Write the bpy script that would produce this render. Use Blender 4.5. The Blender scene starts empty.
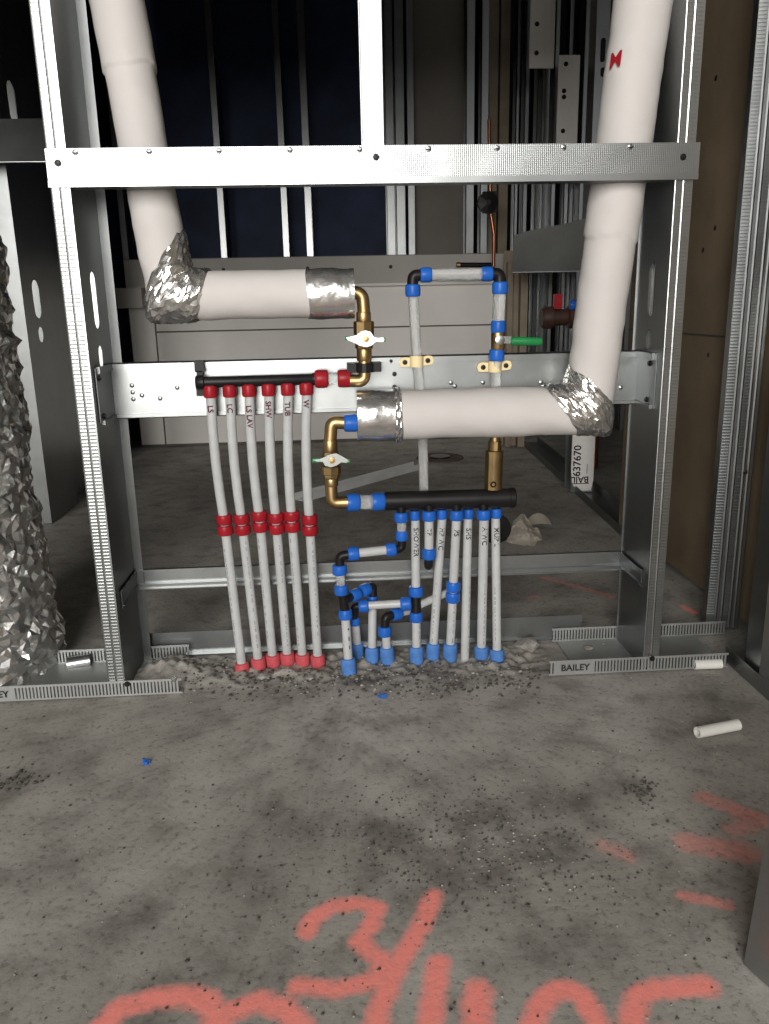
import bpy, math, random
from mathutils import Vector, noise, geometry
random.seed(7)
PI = math.pi
# ------------------------------------------------------------------ camera
sc = bpy.context.scene
col = sc.collection
F, IW, IH = 800.0, 769, 1024
PITCH, YAW, ROLL = math.radians(14.568), math.radians(3.325), math.radians(-1.192)
CAM = Vector((0, -1.45, 0.73))
_f = Vector((math.sin(YAW)*math.cos(PITCH), math.cos(YAW)*math.cos(PITCH), -math.sin(PITCH)))
_r0 = Vector((math.cos(YAW), -math.sin(YAW), 0)); _u0 = _r0.cross(_f)
_r = _r0*math.cos(ROLL)+_u0*math.sin(ROLL); _u = _u0*math.cos(ROLL)-_r0*math.sin(ROLL)
cd = bpy.data.cameras.new('camera'); cam = bpy.data.objects.new('camera', cd); col.objects.link(cam)
cd.sensor_fit = 'VERTICAL'; cd.sensor_height = 36.0; cd.lens = 36.0*F/IH
from mathutils import Matrix
cam.matrix_world = Matrix(((_r.x, _u.x, -_f.x, CAM.x), (_r.y, _u.y, -_f.y, CAM.y), (_r.z, _u.z, -_f.z, CAM.z), (0, 0, 0, 1)))
cd.clip_start = 0.02
sc.camera = cam
# measured positions: a pixel of the photograph and a real distance give a world point
def ray(x, y): return _f + _r*((x-IW/2)/F) + _u*((IH/2-y)/F)
def P(x, y, Y):
    d = ray(x, y); return CAM + d*((Y-CAM.y)/d.y)
def G(x, y, Z=0.0):
    d = ray(x, y); return CAM + d*((Z-CAM.z)/d.z)
def PX(x, y, X):
    d = ray(x, y); return CAM + d*((X-CAM.x)/d.x)
def mpp(p): return (Vector(p)-CAM).dot(_f)/F
# ------------------------------------------------------------------ light
w = bpy.data.worlds.new('world'); sc.world = w; w.use_nodes = True
w.node_tree.nodes['Background'].inputs[0].default_value = (0.80, 0.88, 1.0, 1)
w.node_tree.nodes['Background'].inputs[1].default_value = 0.2
ld = bpy.data.lights.new('window_daylight', 'AREA'); ld.shape = 'RECTANGLE'
ld.size = 3.1; ld.size_y = 3.95; ld.energy = 540; ld.color = (1.0, 0.975, 0.94)
lo = bpy.data.objects.new('window_daylight', ld); col.objects.link(lo)
lo.location = (-1.32, -6.23, 2.41); lo.rotation_euler = (PI/2, 0, 0)
ld2 = bpy.data.lights.new('second_window_daylight', 'AREA'); ld2.shape = 'RECTANGLE'  # added fill to lift the right-hand metal, no known window there
ld2.size = 3.2; ld2.size_y = 2.0; ld2.energy = 15; ld2.color = (1.0, 0.985, 0.96)
lo2 = bpy.data.objects.new('second_window_daylight', ld2); col.objects.link(lo2)
lo2.location = (3.3, -6.23, 2.3); lo2.rotation_euler = (PI/2, 0, 0)
sc.view_settings.view_transform = 'Standard'; sc.view_settings.look = 'None'
sc.view_settings.gamma = 1; sc.view_settings.exposure = 0.0
sc.view_settings.use_curve_mapping = False
# ------------------------------------------------------------------ materials
MATS = {}
def newmat(name):
    m = bpy.data.materials.new(name); m.use_nodes = True
    nt = m.node_tree; b = nt.nodes['Principled BSDF']; MATS[name] = m
    return m, nt, b
def nd(nt, t, **k):
    n = nt.nodes.new(t)
    for a, v in k.items():
        if a in n.inputs: n.inputs[a].default_value = v
        else: setattr(n, a, v)
    return n
def ramp(nt, fac, stops):
    r = nt.nodes.new('ShaderNodeValToRGB'); e = r.color_ramp.elements
    while len(e) < len(stops): e.new(0.5)
    for i, (p, c) in enumerate(stops): e[i].position = p; e[i].color = (*c, 1) if len(c) == 3 else c
    nt.links.new(fac, r.inputs[0]); return r
def simple(name, c, rough=0.5, metal=0.0, vary=0.12, scale=30, bump=0.0, bscale=80, bdist=0.002, **kw):
    m, nt, b = newmat(name)
    tc = nd(nt, 'ShaderNodeTexCoord')
    n = nd(nt, 'ShaderNodeTexNoise', Scale=scale, Detail=4.0)
    nt.links.new(tc.outputs['Object'], n.inputs['Vector'])
    lo_ = tuple(x*(1-vary) for x in c); hi_ = tuple(min(1, x*(1+vary)) for x in c)
    r = ramp(nt, n.outputs[0], [(0.3, lo_), (0.7, hi_)])
    nt.links.new(r.outputs[0], b.inputs['Base Color'])
    b.inputs['Roughness'].default_value = rough; b.inputs['Metallic'].default_value = metal; b.inputs['Specular Tint'].default_value = (0.45, 0.45, 0.45, 1)
    for k, v in kw.items(): b.inputs[k.replace('_', ' ')].default_value = v
    if bump:
        n2 = nd(nt, 'ShaderNodeTexNoise', Scale=bscale, Detail=3.0)
        nt.links.new(tc.outputs['Object'], n2.inputs['Vector'])
        bp = nd(nt, 'ShaderNodeBump', Strength=bump, Distance=bdist)
        nt.links.new(n2.outputs[0], bp.inputs['Height']); nt.links.new(bp.outputs[0], b.inputs['Normal'])
    return m
def galv(name, c=(0.37, 0.383, 0.38), rough=0.30, knurl=0, metal=0.95):
    m, nt, b = newmat(name)
    tc = nd(nt, 'ShaderNodeTexCoord')
    v = nd(nt, 'ShaderNodeTexVoronoi', Scale=70.0); nt.links.new(tc.outputs['Object'], v.inputs['Vector'])
    n = nd(nt, 'ShaderNodeTexNoise', Scale=9.0, Detail=5.0); nt.links.new(tc.outputs['Object'], n.inputs['Vector'])
    mx = nd(nt, 'ShaderNodeMix', data_type='FLOAT'); mx.inputs[0].default_value = 0.10
    nt.links.new(n.outputs[0], mx.inputs[2]); nt.links.new(v.outputs['Color'], mx.inputs[3])
    r = ramp(nt, mx.outputs[0], [(0.25, tuple(x*0.88 for x in c)), (0.75, tuple(min(1, x*1.08) for x in c))])
    nt.links.new(r.outputs[0], b.inputs['Base Color']); b.inputs['Metallic'].default_value = metal; b.inputs['Specular Tint'].default_value = (0.45, 0.45, 0.45, 1)
    mr = nd(nt, 'ShaderNodeMapRange'); mr.inputs[3].default_value = rough-0.03; mr.inputs[4].default_value = rough+0.05
    nt.links.new(mx.outputs[0], mr.inputs[0]); nt.links.new(mr.outputs[0], b.inputs['Roughness'])
    bp = nd(nt, 'ShaderNodeBump', Strength=0.02, Distance=0.004)
    if knurl:
        ck = nd(nt, 'ShaderNodeTexVoronoi', Scale=knurl, Randomness=0.0, feature='F1')
        nt.links.new(tc.outputs['Object'], ck.inputs['Vector']); nt.links.new(ck.outputs[0], bp.inputs['Height'])
        bp.inputs['Strength'].default_value = 0.5; bp.inputs['Distance'].default_value = 0.001
    else:
        nt.links.new(n.outputs[0], bp.inputs['Height'])
    nt.links.new(bp.outputs[0], b.inputs['Normal'])
    return m
STEEL = galv('galvanized_steel')
DUSTY = galv('dusty_galvanized_steel', c=(0.44, 0.45, 0.44), rough=0.42, metal=0.72)
ZINC = galv('bright_zinc_coating', c=(0.80, 0.81, 0.79), rough=0.5, metal=0.2)
KNURL = galv('knurled_galvanized_steel', knurl=300)
FOIL = simple('aluminium_foil', (0.88, 0.87, 0.84), rough=0.22, metal=0.93, vary=0.05, scale=14, bump=0.35, bscale=24, bdist=0.012)
JACKET = simple('white_paper_jacket', (0.58, 0.55, 0.525), rough=0.62, vary=0.035, scale=6, bump=0.25, bscale=16, bdist=0.006)
BRASS = simple('brass', (0.46, 0.32, 0.155), rough=0.40, metal=1.0, vary=0.18, scale=25, bump=0.08)
BLACK = simple('black_plastic', (0.011, 0.010, 0.010), rough=0.40, vary=0.3)
RED = simple('red_plastic', (0.31, 0.012, 0.020), rough=0.33, vary=0.12)
REDBASE = simple('dusty_red_plastic', (0.52, 0.085, 0.10), rough=0.65, vary=0.2, scale=60)
BLUE = simple('blue_plastic', (0.018, 0.115, 0.47), rough=0.33, vary=0.12)
BLUEBASE = simple('dusty_blue_plastic', (0.075, 0.20, 0.50), rough=0.65, vary=0.2, scale=60)
CREAM = simple('cream_plastic', (0.80, 0.66, 0.38), rough=0.45, vary=0.05)
GREEN = simple('green_plastic', (0.015, 0.20, 0.055), rough=0.45)
CHROME = simple('plated_steel', (0.60, 0.62, 0.60), rough=0.25, metal=1.0, vary=0.08)
INK = simple('black_ink', (0.02, 0.018, 0.02), rough=0.8)
MAROON = simple('maroon_ink', (0.10, 0.015, 0.02), rough=0.8)
GREYINK = simple('grey_print', (0.33, 0.33, 0.34), rough=0.7)
DRYWALL = simple('white_board', (0.88, 0.85, 0.80), rough=0.8, vary=0.05, scale=3)
GREYBOARD = simple('grey_board', (0.20, 0.185, 0.165), rough=0.85, vary=0.08, scale=4)
SILL = simple('grey_sill_board', (0.50, 0.475, 0.44), rough=0.8, vary=0.06, scale=4)
NAVY = simple('navy_membrane', (0.024, 0.034, 0.075), rough=0.6, vary=0.35, scale=5)
PLY = simple('brown_plywood', (0.20, 0.148, 0.095), rough=0.75, vary=0.25, scale=4, bump=0.2)
WOOD = simple('pale_timber', (0.27, 0.22, 0.165), rough=0.7, vary=0.15, scale=12)
DARKWALL = simple('dark_wall', (0.030, 0.028, 0.027), rough=0.9, vary=0.3, scale=3)
COPPER = simple('copper', (0.42, 0.16, 0.08), rough=0.35, metal=1.0)
PAPER = simple('white_label_paper', (0.80, 0.77, 0.73), rough=0.7, vary=0.04)
CONC = simple('concrete_rubble', (0.30, 0.285, 0.26), rough=0.95, vary=0.35, scale=60, bump=0.5, bscale=180)
WHITEP = simple('white_offcut_plastic', (0.80, 0.79, 0.74), rough=0.45, vary=0.05)
CEIL = simple('ceiling_paint', (0.09, 0.087, 0.083), rough=0.9)
m, nt, b = newmat('pex_plastic'); PEX = m
b.inputs['Base Color'].default_value = (0.80, 0.81, 0.80, 1); b.inputs['Roughness'].default_value = 0.32
b.inputs['Transmission Weight'].default_value = 0.22; b.inputs['IOR'].default_value = 1.4
b.inputs['Subsurface Weight'].default_value = 0.25; b.inputs['Subsurface Radius'].default_value = (0.01, 0.01, 0.01)
tc = nd(nt, 'ShaderNodeTexCoord'); n = nd(nt, 'ShaderNodeTexNoise', Scale=40.0)
nt.links.new(tc.outputs['Object'], n.inputs['Vector'])
nt.links.new(ramp(nt, n.outputs[0], [(0.3, (0.54, 0.55, 0.545)), (0.7, (0.61, 0.62, 0.615))]).outputs[0], b.inputs['Base Color'])
m, nt, b = newmat('clear_pex_plastic'); CLEARPEX = m
b.inputs['Base Color'].default_value = (0.84, 0.85, 0.84, 1); b.inputs['Roughness'].default_value = 0.25
b.inputs['Transmission Weight'].default_value = 0.74; b.inputs['IOR'].default_value = 1.12
m, nt, b = newmat('clear_film'); FILM = m
b.inputs['Base Color'].default_value = (0.62, 0.56, 0.48, 1); b.inputs['Roughness'].default_value = 0.3
b.inputs['Transmission Weight'].default_value = 0.35; b.inputs['IOR'].default_value = 1.1
# concrete floor with spray paint carried as a vertex attribute
m, nt, b = newmat('concrete_floor'); FLOOR = m
tc = nd(nt, 'ShaderNodeTexCoord')
def tn(s, d=6.0, rg=0.55):
    q = nd(nt, 'ShaderNodeTexNoise', Scale=s, Detail=d, Roughness=rg)
    nt.links.new(tc.outputs['Object'], q.inputs['Vector']); return q
n1, n2, n3 = tn(2.6), tn(11.0, 8.0, 0.65), tn(90.0, 4.0, 0.7)
r1 = ramp(nt, n1.outputs[0], [(0.30, (0.245, 0.228, 0.200)), (0.50, (0.345, 0.325, 0.292)), (0.72, (0.46, 0.438, 0.40))])
r2 = ramp(nt, n2.outputs[0], [(0.30, (0.55, 0.54, 0.52)), (0.50, (0.96, 0.96, 0.96)), (0.72, (1.12, 1.12, 1.12))])
r3 = ramp(nt, n3.outputs[0], [(0.32, (0.55, 0.54, 0.52)), (0.45, (1, 1, 1)), (0.75, (1.10, 1.10, 1.08))])
def mul(a, c_):
    q = nd(nt, 'ShaderNodeMix', data_type='RGBA', blend_type='MULTIPLY'); q.inputs[0].default_value = 1.0
    nt.links.new(a, q.inputs[6]); nt.links.new(c_, q.inputs[7]); return q.outputs[2]
c12 = mul(mul(r1.outputs[0], r2.outputs[0]), r3.outputs[0])
at_d = nd(nt, 'ShaderNodeAttribute', attribute_name='dirt')
rd = nd(nt, 'ShaderNodeMath', operation='MULTIPLY'); nt.links.new(at_d.outputs['Fac'], rd.inputs[0])
rdn = ramp(nt, n2.outputs[0], [(0.35, (1, 1, 1)), (0.62, (0.15, 0.15, 0.15))]); nt.links.new(rdn.outputs[0], rd.inputs[1])
mxd = nd(nt, 'ShaderNodeMix', data_type='RGBA'); nt.links.new(rd.outputs[0], mxd.inputs[0])
nt.links.new(c12, mxd.inputs[6]); mxd.inputs[7].default_value = (0.075, 0.068, 0.058, 1)
at_p = nd(nt, 'ShaderNodeAttribute', attribute_name='paint')
pn = nd(nt, 'ShaderNodeMath', operation='MULTIPLY_ADD'); nt.links.new(n3.outputs[0], pn.inputs[0]); pn.inputs[1].default_value = 0.9; pn.inputs[2].default_value = -0.45
pa = nd(nt, 'ShaderNodeMath', operation='ADD'); nt.links.new(at_p.outputs['Fac'], pa.inputs[0]); nt.links.new(pn.outputs[0], pa.inputs[1])
pa2 = nd(nt, 'ShaderNodeMath', operation='MULTIPLY'); nt.links.new(pa.outputs[0], pa2.inputs[0]); 
gate = ramp(nt, at_p.outputs['Fac'], [(0.02, (0, 0, 0)), (0.25, (1, 1, 1))]); nt.links.new(gate.outputs[0], pa2.inputs[1]); pa2.use_clamp = True
mxp = nd(nt, 'ShaderNodeMix', data_type='RGBA'); nt.links.new(pa2.outputs[0], mxp.inputs[0])
nt.links.new(mxd.outputs[2], mxp.inputs[6]); mxp.inputs[7].default_value = (1.0, 0.30, 0.25, 1)
nt.links.new(mxp.outputs[2], b.inputs['Base Color']); b.inputs['Roughness'].default_value = 0.78
b1 = nd(nt, 'ShaderNodeBump', Strength=0.25, Distance=0.003); nt.links.new(n3.outputs[0], b1.inputs['Height'])
b2 = nd(nt, 'ShaderNodeBump', Strength=0.10, Distance=0.02); nt.links.new(n2.outputs[0], b2.inputs['Height'])
nt.links.new(b1.outputs[0], b2.inputs['Normal']); nt.links.new(b2.outputs[0], b.inputs['Normal'])
# ------------------------------------------------------------------ mesh helpers
ORG = {}
class MB:
    def __init__(s): s.v = []; s.f = []
    def add(s, vs, fs):
        k = len(s.v); s.v += [Vector(p) for p in vs]; s.f += [tuple(i+k for i in f) for f in fs]; return s
    def box(s, lo_, hi_, ax=None, o=None):
        a, c_ = lo_, hi_
        vs = [Vector((x, y, z)) for x in (a[0], c_[0]) for y in (a[1], c_[1]) for z in (a[2], c_[2])]
        if ax: vs = [o + ax[0]*q.x + ax[1]*q.y + ax[2]*q.z for q in vs]
        return s.add(vs, [(0, 1, 3, 2), (4, 6, 7, 5), (0, 4, 5, 1), (2, 3, 7, 6), (0, 2, 6, 4), (1, 5, 7, 3)])
    def bar(s, p0, p1, wid, thk, up=Vector((0, 0, 1))):
        p0, p1 = Vector(p0), Vector(p1); t = (p1-p0).normalized(); a = t.cross(up).normalized(); c_ = a.cross(t)
        return s.box((0, -wid/2, -thk/2), ((p1-p0).length, wid/2, thk/2), (t, a, c_), p0)
    def tube(s, pts, r, seg=14, cap=True):
        pts = [Vector(p) for p in pts]; n_ = len(pts)
        rs = r if isinstance(r, (list, tuple)) else [r]*n_
        t0 = (pts[1]-pts[0]).normalized(); a = t0.orthogonal().normalized(); rings = []
        for i in range(n_):
            t = (pts[min(i+1, n_-1)]-pts[max(i-1, 0)]).normalized()
            a = (a - t*a.dot(t)).normalized(); c_ = t.cross(a)
            rings.append([pts[i] + (a*math.cos(2*PI*k/seg) + c_*math.sin(2*PI*k/seg))*rs[i] for k in range(seg)])
        vs = [q for g in rings for q in g]; fs = []
        for i in range(n_-1):
            for k in range(seg):
                k2 = (k+1) % seg; fs.append((i*seg+k, i*seg+k2, (i+1)*seg+k2, (i+1)*seg+k))
        if cap: fs += [tuple(range(seg-1, -1, -1)), tuple((n_-1)*seg+k for k in range(seg))]
        return s.add(vs, fs)
    def lathe(s, p, d, prof, seg=18):
        d = Vector(d).normalized(); return s.tube2(p, d, prof, seg)
    def tube2(s, p, d, prof, seg):
        p = Vector(p); a = d.orthogonal().normalized(); c_ = d.cross(a); vs = []
        for t, r in prof:
            for k in range(seg): vs.append(p + d*t + (a*math.cos(2*PI*k/seg)+c_*math.sin(2*PI*k/seg))*r)
        fs = []
        for i in range(len(prof)-1):
            for k in range(seg):
                k2 = (k+1) % seg; fs.append((i*seg+k, i*seg+k2, (i+1)*seg+k2, (i+1)*seg+k))
        fs += [tuple(range(seg-1, -1, -1)), tuple((len(prof)-1)*seg+k for k in range(seg))]
        return s.add(vs, fs)
    def wedge(s, a0, a1, b0, b1, hgt, ax, o):
        """ridge: spans a0..a1 along ax[0], b0..b1 along ax[2], apex hgt out along -ax[1]"""
        m_ = (b0+b1)/2; q = [(a0, 0, b0), (a0, 0, b1), (a0, -hgt, m_), (a1, 0, b0), (a1, 0, b1), (a1, -hgt, m_)]
        return s.add([o+ax[0]*p[0]+ax[1]*p[1]+ax[2]*p[2] for p in q], [(0, 2, 5, 3), (1, 4, 5, 2), (0, 1, 2), (3, 5, 4)])
    def plate(s, outl, holes, o, u, v, th):
        """flat plate with holes: 2-D outline in (u,v) axes, thickness th along u x v"""
        loops = [outl]+holes; n_ = u.cross(v).normalized()
        tris = geometry.tessellate_polygon([[Vector((p[0], p[1], 0)) for p in l] for l in loops])
        pts = [p for l in loops for p in l]; N = len(pts)
        vs = [o+u*p[0]+v*p[1] for p in pts]+[o+u*p[0]+v*p[1]+n_*th for p in pts]
        fs = [tuple(t) for t in tris]+[tuple(i+N for i in reversed(t)) for t in tris]
        k = 0
        for l in loops:
            for i in range(len(l)):
                j = (i+1) % len(l); fs.append((k+i, k+j, k+j+N, k+i+N))
            k += len(l)
        return s.add(vs, fs)
def link(o): col.objects.link(o); return o
def tag(o, label=None, cat=None, group=None, kind=None):
    for k, v in (('label', label), ('category', cat), ('group', group), ('kind', kind)):
        if v: o[k] = v
    return o
def build(name, mb, mat, parent=None, smooth=None, kind=None, label=None, org=None):
    me = bpy.data.meshes.new(name); o_ = ORG[parent.name] if parent else (Vector(org) if org is not None else Vector((0, 0, 0)))
    me.from_pydata([q-o_ for q in mb.v], [], mb.f); me.materials.append(mat)
    if smooth is not None:
        me.polygons.foreach_set('use_smooth', [True]*len(me.polygons))
        if smooth < 179: me.set_sharp_from_angle(angle=math.radians(smooth))
    ob = link(bpy.data.objects.new(name, me))
    if parent: ob.parent = parent
    else: ob.location = o_
    ORG[ob.name] = o_
    if kind: ob['kind'] = kind
    if label: ob['label'] = label
    return ob
def thing(name, label, cat, loc, group=None):
    o = link(bpy.data.objects.new(name, None)); o.location = loc; o.empty_display_size = 0.02
    ORG[o.name] = Vector(loc); return tag(o, label, cat, group)
def textmesh(s, size):
    cu = bpy.data.curves.new('lettering', 'FONT'); cu.body = s; cu.size = size; cu.align_x = 'CENTER'; cu.align_y = 'CENTER'; cu.resolution_u = 3; cu.offset = size*0.018
    ob = link(bpy.data.objects.new('lettering', cu)); bpy.context.view_layer.update()
    me = bpy.data.meshes.new_from_object(ob.evaluated_get(bpy.context.evaluated_depsgraph_get()))
    vs = [q.co.copy() for q in me.vertices]; fs = [tuple(p.vertices) for p in me.polygons]
    bpy.data.objects.remove(ob); bpy.data.curves.remove(cu); bpy.data.meshes.remove(me)
    return vs, fs
def text_on(s, size, o, u, v, name, mat, parent, bold=1.0):
    vs, fs = textmesh(s, size); mb = MB(); mb.add([o+u*q.x*bold+v*q.y for q in vs], fs)
    return build(name, mb, mat, parent)
Z = Vector((0, 0, 1)); X = Vector((1, 0, 0)); Yv = Vector((0, 1, 0))
# ------------------------------------------------------------------ floor and shell
def seg_d(p, a, c_):
    ax, ay = a; bx_, by = c_; px_, py_ = p
    dx, dy = bx_-ax, by-ay; L = dx*dx+dy*dy
    t = 0 if L == 0 else max(0, min(1, ((px_-ax)*dx+(py_-ay)*dy)/L))
    return math.hypot(px_-ax-t*dx, py_-ay-t*dy)
strokes = [  # points in photo pixels on the floor, width px, strength
    ([(307, 932), (312, 919), (333, 906), (359, 903), (377, 908), (372, 924), (359, 942), (385, 963), (374, 981), (338, 989), (299, 986)], 17, 0.95),
    ([(433, 897), (420, 927), (397, 968), (381, 1005), (366, 1060)], 19, 1.0),
    ([(438, 964), (430, 1020), (424, 1075)], 22, 1.0), ([(478, 992), (475, 1075)], 28, 1.0),
    ([(524, 1070), (532, 1023), (544, 999), (562, 988), (582, 995), (597, 1022), (598, 1065), (566, 1090), (530, 1074)], 20, 1.0),
    ([(628, 1040), (633, 1015), (640, 995), (658, 989), (706, 986)], 21, 1.0),
    ([(628, 1040), (668, 1036), (690, 1060), (670, 1092)], 20, 1.0),
    ([(98, 1030), (118, 1010), (150, 999), (182, 996), (208, 1000), (220, 1026), (190, 1075)], 22, 1.0),
    ([(236, 1010), (260, 1001), (286, 1009), (302, 1028), (280, 1080)], 22, 1.0),
    ([(704, 797), (757, 818)], 24, 0.40), ([(690, 843), (742, 852)], 34, 0.42), ([(683, 896), (727, 905)], 16, 0.45),
    ([(604, 845), (628, 857)], 22, 0.26), ([(735, 830), (757, 822)], 26, 0.34),
    ([(541, 577), (575, 586), (612, 597)], 7, 0.45), ([(684, 607), (694, 612)], 9, 0.8), ([(515, 596), (545, 598)], 6, 0.35)]
SW = []
for pts, wd, st in strokes:
    g = [G(*p) for p in pts]; mid = g[len(g)//2]
    wr = wd*mpp(mid)*(0.58 if st > 0.9 else 0.5)
    SW.append(([(q.x, q.y) for q in g], wr, st, min(q.x for q in g)-2*wr, max(q.x for q in g)+2*wr, min(q.y for q in g)-2*wr, max(q.y for q in g)+2*wr))
def paint(x, y):
    m_ = 0
    for g, wr, st, x0, x1, y0, y1 in SW:
        if x < x0 or x > x1 or y < y0 or y > y1: continue
        d = min(seg_d((x, y), g[i], g[i+1]) for i in range(len(g)-1))
        d += 0.25*wr*noise.noise((x*60, y*60, 3))
        m_ = max(m_, st*max(0, min(1, (1.45*wr-d)/(0.95*wr))))
    return m_
def gauss(x, y, cx, cy, sx, sy): return math.exp(-((x-cx)/sx)**2-((y-cy)/sy)**2)
def trench(x, y):   # broken concrete along the pipe line
    t = math.exp(-((y-0.10)/0.075)**4)
    if x < -0.46 or x > 0.46: t *= 0
    elif x > 0.36: t *= max(0, 1-(x-0.36)/0.1)
    return t
def fz(x, y):
    h = 0.0015*noise.noise((x*3, y*3, 1))
    if -0.5 < x < 0.6 and -0.15 < y < 0.3:
        t = trench(x, y)
        h += t*(0.000+0.009*noise.noise((x*22, y*26, 5))+0.011*noise.noise((x*60, y*60, 2)))
        h += 0.030*gauss(x, y, -0.36, 0.09, 0.055, 0.05) + 0.016*gauss(x, y, -0.28, 0.07, 0.06, 0.05)
        e = math.exp(-((y-0.03)/0.03)**2)*(1 if x < 0.45 else 0)
        h += e*0.006*max(0, noise.noise((x*35, y*35, 9)))
    return h
def dirt(x, y):
    d = 0.9*gauss(x, y, 0.05, 0.03, 0.55, 0.055)*(0.6+0.8*noise.noise((x*14, y*14, 0)))
    for px_, py_, sx, sy, a in ((500, 850, .16, .07, 1.0), (440, 830, .12, .05, .8), (20, 780, .06, .03, .9), (640, 790, .03, .03, .9), (330, 830, .12, .04, .7), (540, 800, .12, .05, .45), (400, 720, .2, .03, .35), (735, 935, .03, .07, .5), (90, 930, .1, .05, .35), (650, 700, .2, .05, .3)):
        q = G(px_, py_); d = max(d, a*gauss(x, y, q.x, q.y, sx, sy)*(0.9+0.9*noise.noise((x*18, y*18, 4))))
    return max(0, min(1, d))
def axis(lo_, a, c_, hi_, st, big):
    o = []; q = lo_
    while q < a-1e-6: o.append(q); q += big
    q = a
    while q < c_-1e-6: o.append(q); q += st
    q = c_
    while q < hi_: o.append(q); q += big
    o.append(hi_); return o
xs = axis(-6.0, -0.75, 0.92, 6.0, 0.0055, 0.25); ys = axis(-6.4, -0.86, 0.30, 4.3, 0.0055, 0.02 if False else 0.1)
ys = sorted(set(ys + [0.30+0.02*i for i in range(45)]))
fv = [(x, y, fz(x, y)) for y in ys for x in xs]; nx = len(xs)
ff = [(j*nx+i, j*nx+i+1, (j+1)*nx+i+1, (j+1)*nx+i) for j in range(len(ys)-1) for i in range(nx-1)]
me = bpy.data.meshes.new('floor'); me.from_pydata(fv, [], ff); me.materials.append(FLOOR)
me.polygons.foreach_set('use_smooth', [True]*len(me.polygons))
at = me.attributes.new('paint', 'FLOAT', 'POINT'); at.data.foreach_set('value', [paint(x, y) for y in ys for x in xs])
at = me.attributes.new('dirt', 'FLOAT', 'POINT'); at.data.foreach_set('value', [dirt(x, y) for y in ys for x in xs])
fo = link(bpy.data.objects.new('floor', me)); fo['kind'] = 'structure'
def struct(name, mb, mat): return build(name, mb, mat, kind='structure')
struct('ceiling', MB().box((-6.0, -6.4, 4.7), (6.0, 4.3, 4.8)), CEIL)
struct('wall_left', MB().box((-6.3, -6.4, 0), (-6.0, 4.3, 4.7)), CEIL)
struct('wall_right', MB().box((6.0, -6.4, 0), (6.1, 4.3, 4.7)), CEIL)
mb = MB(); W1 = (-2.91, 0.27, 0.40, 4.42); W2 = (1.66, 4.94, 1.26, 3.34)  # second opening is invented to go with the added fill light
mb.box((-6.0, -6.4, 0), (W1[0], -6.3, 4.7)); mb.box((W1[1], -6.4, 0), (W2[0], -6.3, 4.7)); mb.box((W2[1], -6.4, 0), (6.0, -6.3, 4.7))
for q in (W1, W2): mb.box((q[0], -6.4, 0), (q[1], -6.3, q[2])); mb.box((q[0], -6.4, q[3]), (q[1], -6.3, 4.7))
struct('wall_front', mb, CEIL)
for i, q in enumerate((W1, W2)):
    mb = MB()
    mb.box((q[0], -6.38, q[2]), (q[0]+0.04, -6.3, q[3])); mb.box((q[1]-0.04, -6.38, q[2]), (q[1], -6.3, q[3]))
    mb.box((q[0], -6.38, q[2]), (q[1], -6.3, q[2]+0.04)); mb.box((q[0], -6.38, q[3]-0.04), (q[1], -6.3, q[3]))
    struct('window_%d' % (i+1), mb, STEEL)  # both out of view; the second frame is made up around the fill
struct('wall_bulkhead', MB().box((-1.42, 0.27, 1.52), (0.92, 0.37, 4.7)), DARKWALL)  # unseen wall added to keep high daylight off the upper back
struct('wall_back', MB().box((-6.0, 4.2, 0), (6.0, 4.3, 4.7)), DARKWALL)
# ------------------------------------------------------------------ steel studs
def knock(cu, cz, wu, hz):   # obround slot
    return [(cu+wu*math.cos(a)*0.5, cz+(hz/2-wu/2 if math.sin(a) >= 0 else -(hz/2-wu/2))+wu*0.5*math.sin(a)) for a in [PI/8*k for k in range(16)]]
def stud_parts(root, o, u, v, h, fw=0.032, dep=0.152, web_at=1, t=0.0014, holes=(), ribs=None, lip=0.008, mat=None, names=('front_flange', 'web', 'rear_flange'), sub=False):
    """C-stud: front flange along u at v=0, web along v, rear flange at v=dep"""
    mat = mat or STEEL; o = Vector(o); ax = (u, v, Z)
    wu = fw-t if web_at else 0.0
    mb = MB(); mb.box((0, 0, 0), (fw, t, h), ax, o)
    lu = 0 if web_at else fw-t
    mb.box((lu, t, 0), (lu+t, lip, h), ax, o)
    if ribs:
        z0, z1, pitch = ribs; z = z0
        while z < z1:
            for a, c_ in ((0.003, 0.0135), (0.0185, 0.029)): mb.wedge(a, c_, z, z+pitch*0.62, 0.0003, ax, o)
            z += pitch
        mb.wedge(0, h, 0.0138, 0.0182, 0.00062, (Z, v, u), o); mb.wedge(0, h, 0.0, 0.0030, 0.00045, (Z, v, u), o)
    a = build(names[0], mb, mat, root)
    mb = MB(); outl = [(t, 0), (dep-t, 0), (dep-t, h), (t, h)]
    mb.plate(outl, [knock(*k) for k in holes], o+u*(wu+(0 if u.cross(v).z else 0)), v, Z, t if v.cross(Z).dot(u) > 0 else -t)
    c_ = build(names[1], mb, mat, root)
    mb = MB(); mb.box((0, dep-t, 0), (fw, dep, h), ax, o); mb.box((lu, dep-lip, 0), (lu+t, dep-t, h), ax, o)
    d = build(names[2], mb, mat, root)
    return a, c_, d
def screw(root, p, d=-Yv, r=0.0045, mat=BLACK, name='screw'):
    mb = MB(); mb.lathe(Vector(p), d, [(0, r*1.25), (0.0012, r*1.25), (0.0013, r), (0.004, r*0.9), (0.0042, r*0.3)], 8)
    return build(name, mb, mat, root)
HT = 2.2
t = thing('steel_stud', 'galvanized upright stud at the left of the front frame beside the foil duct', 'stud', (-0.443, 0.07, 0), 'front frame members')
k1, k2 = PX(96.5, 315, -0.427), PX(99.5, 353, -0.427)
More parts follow.
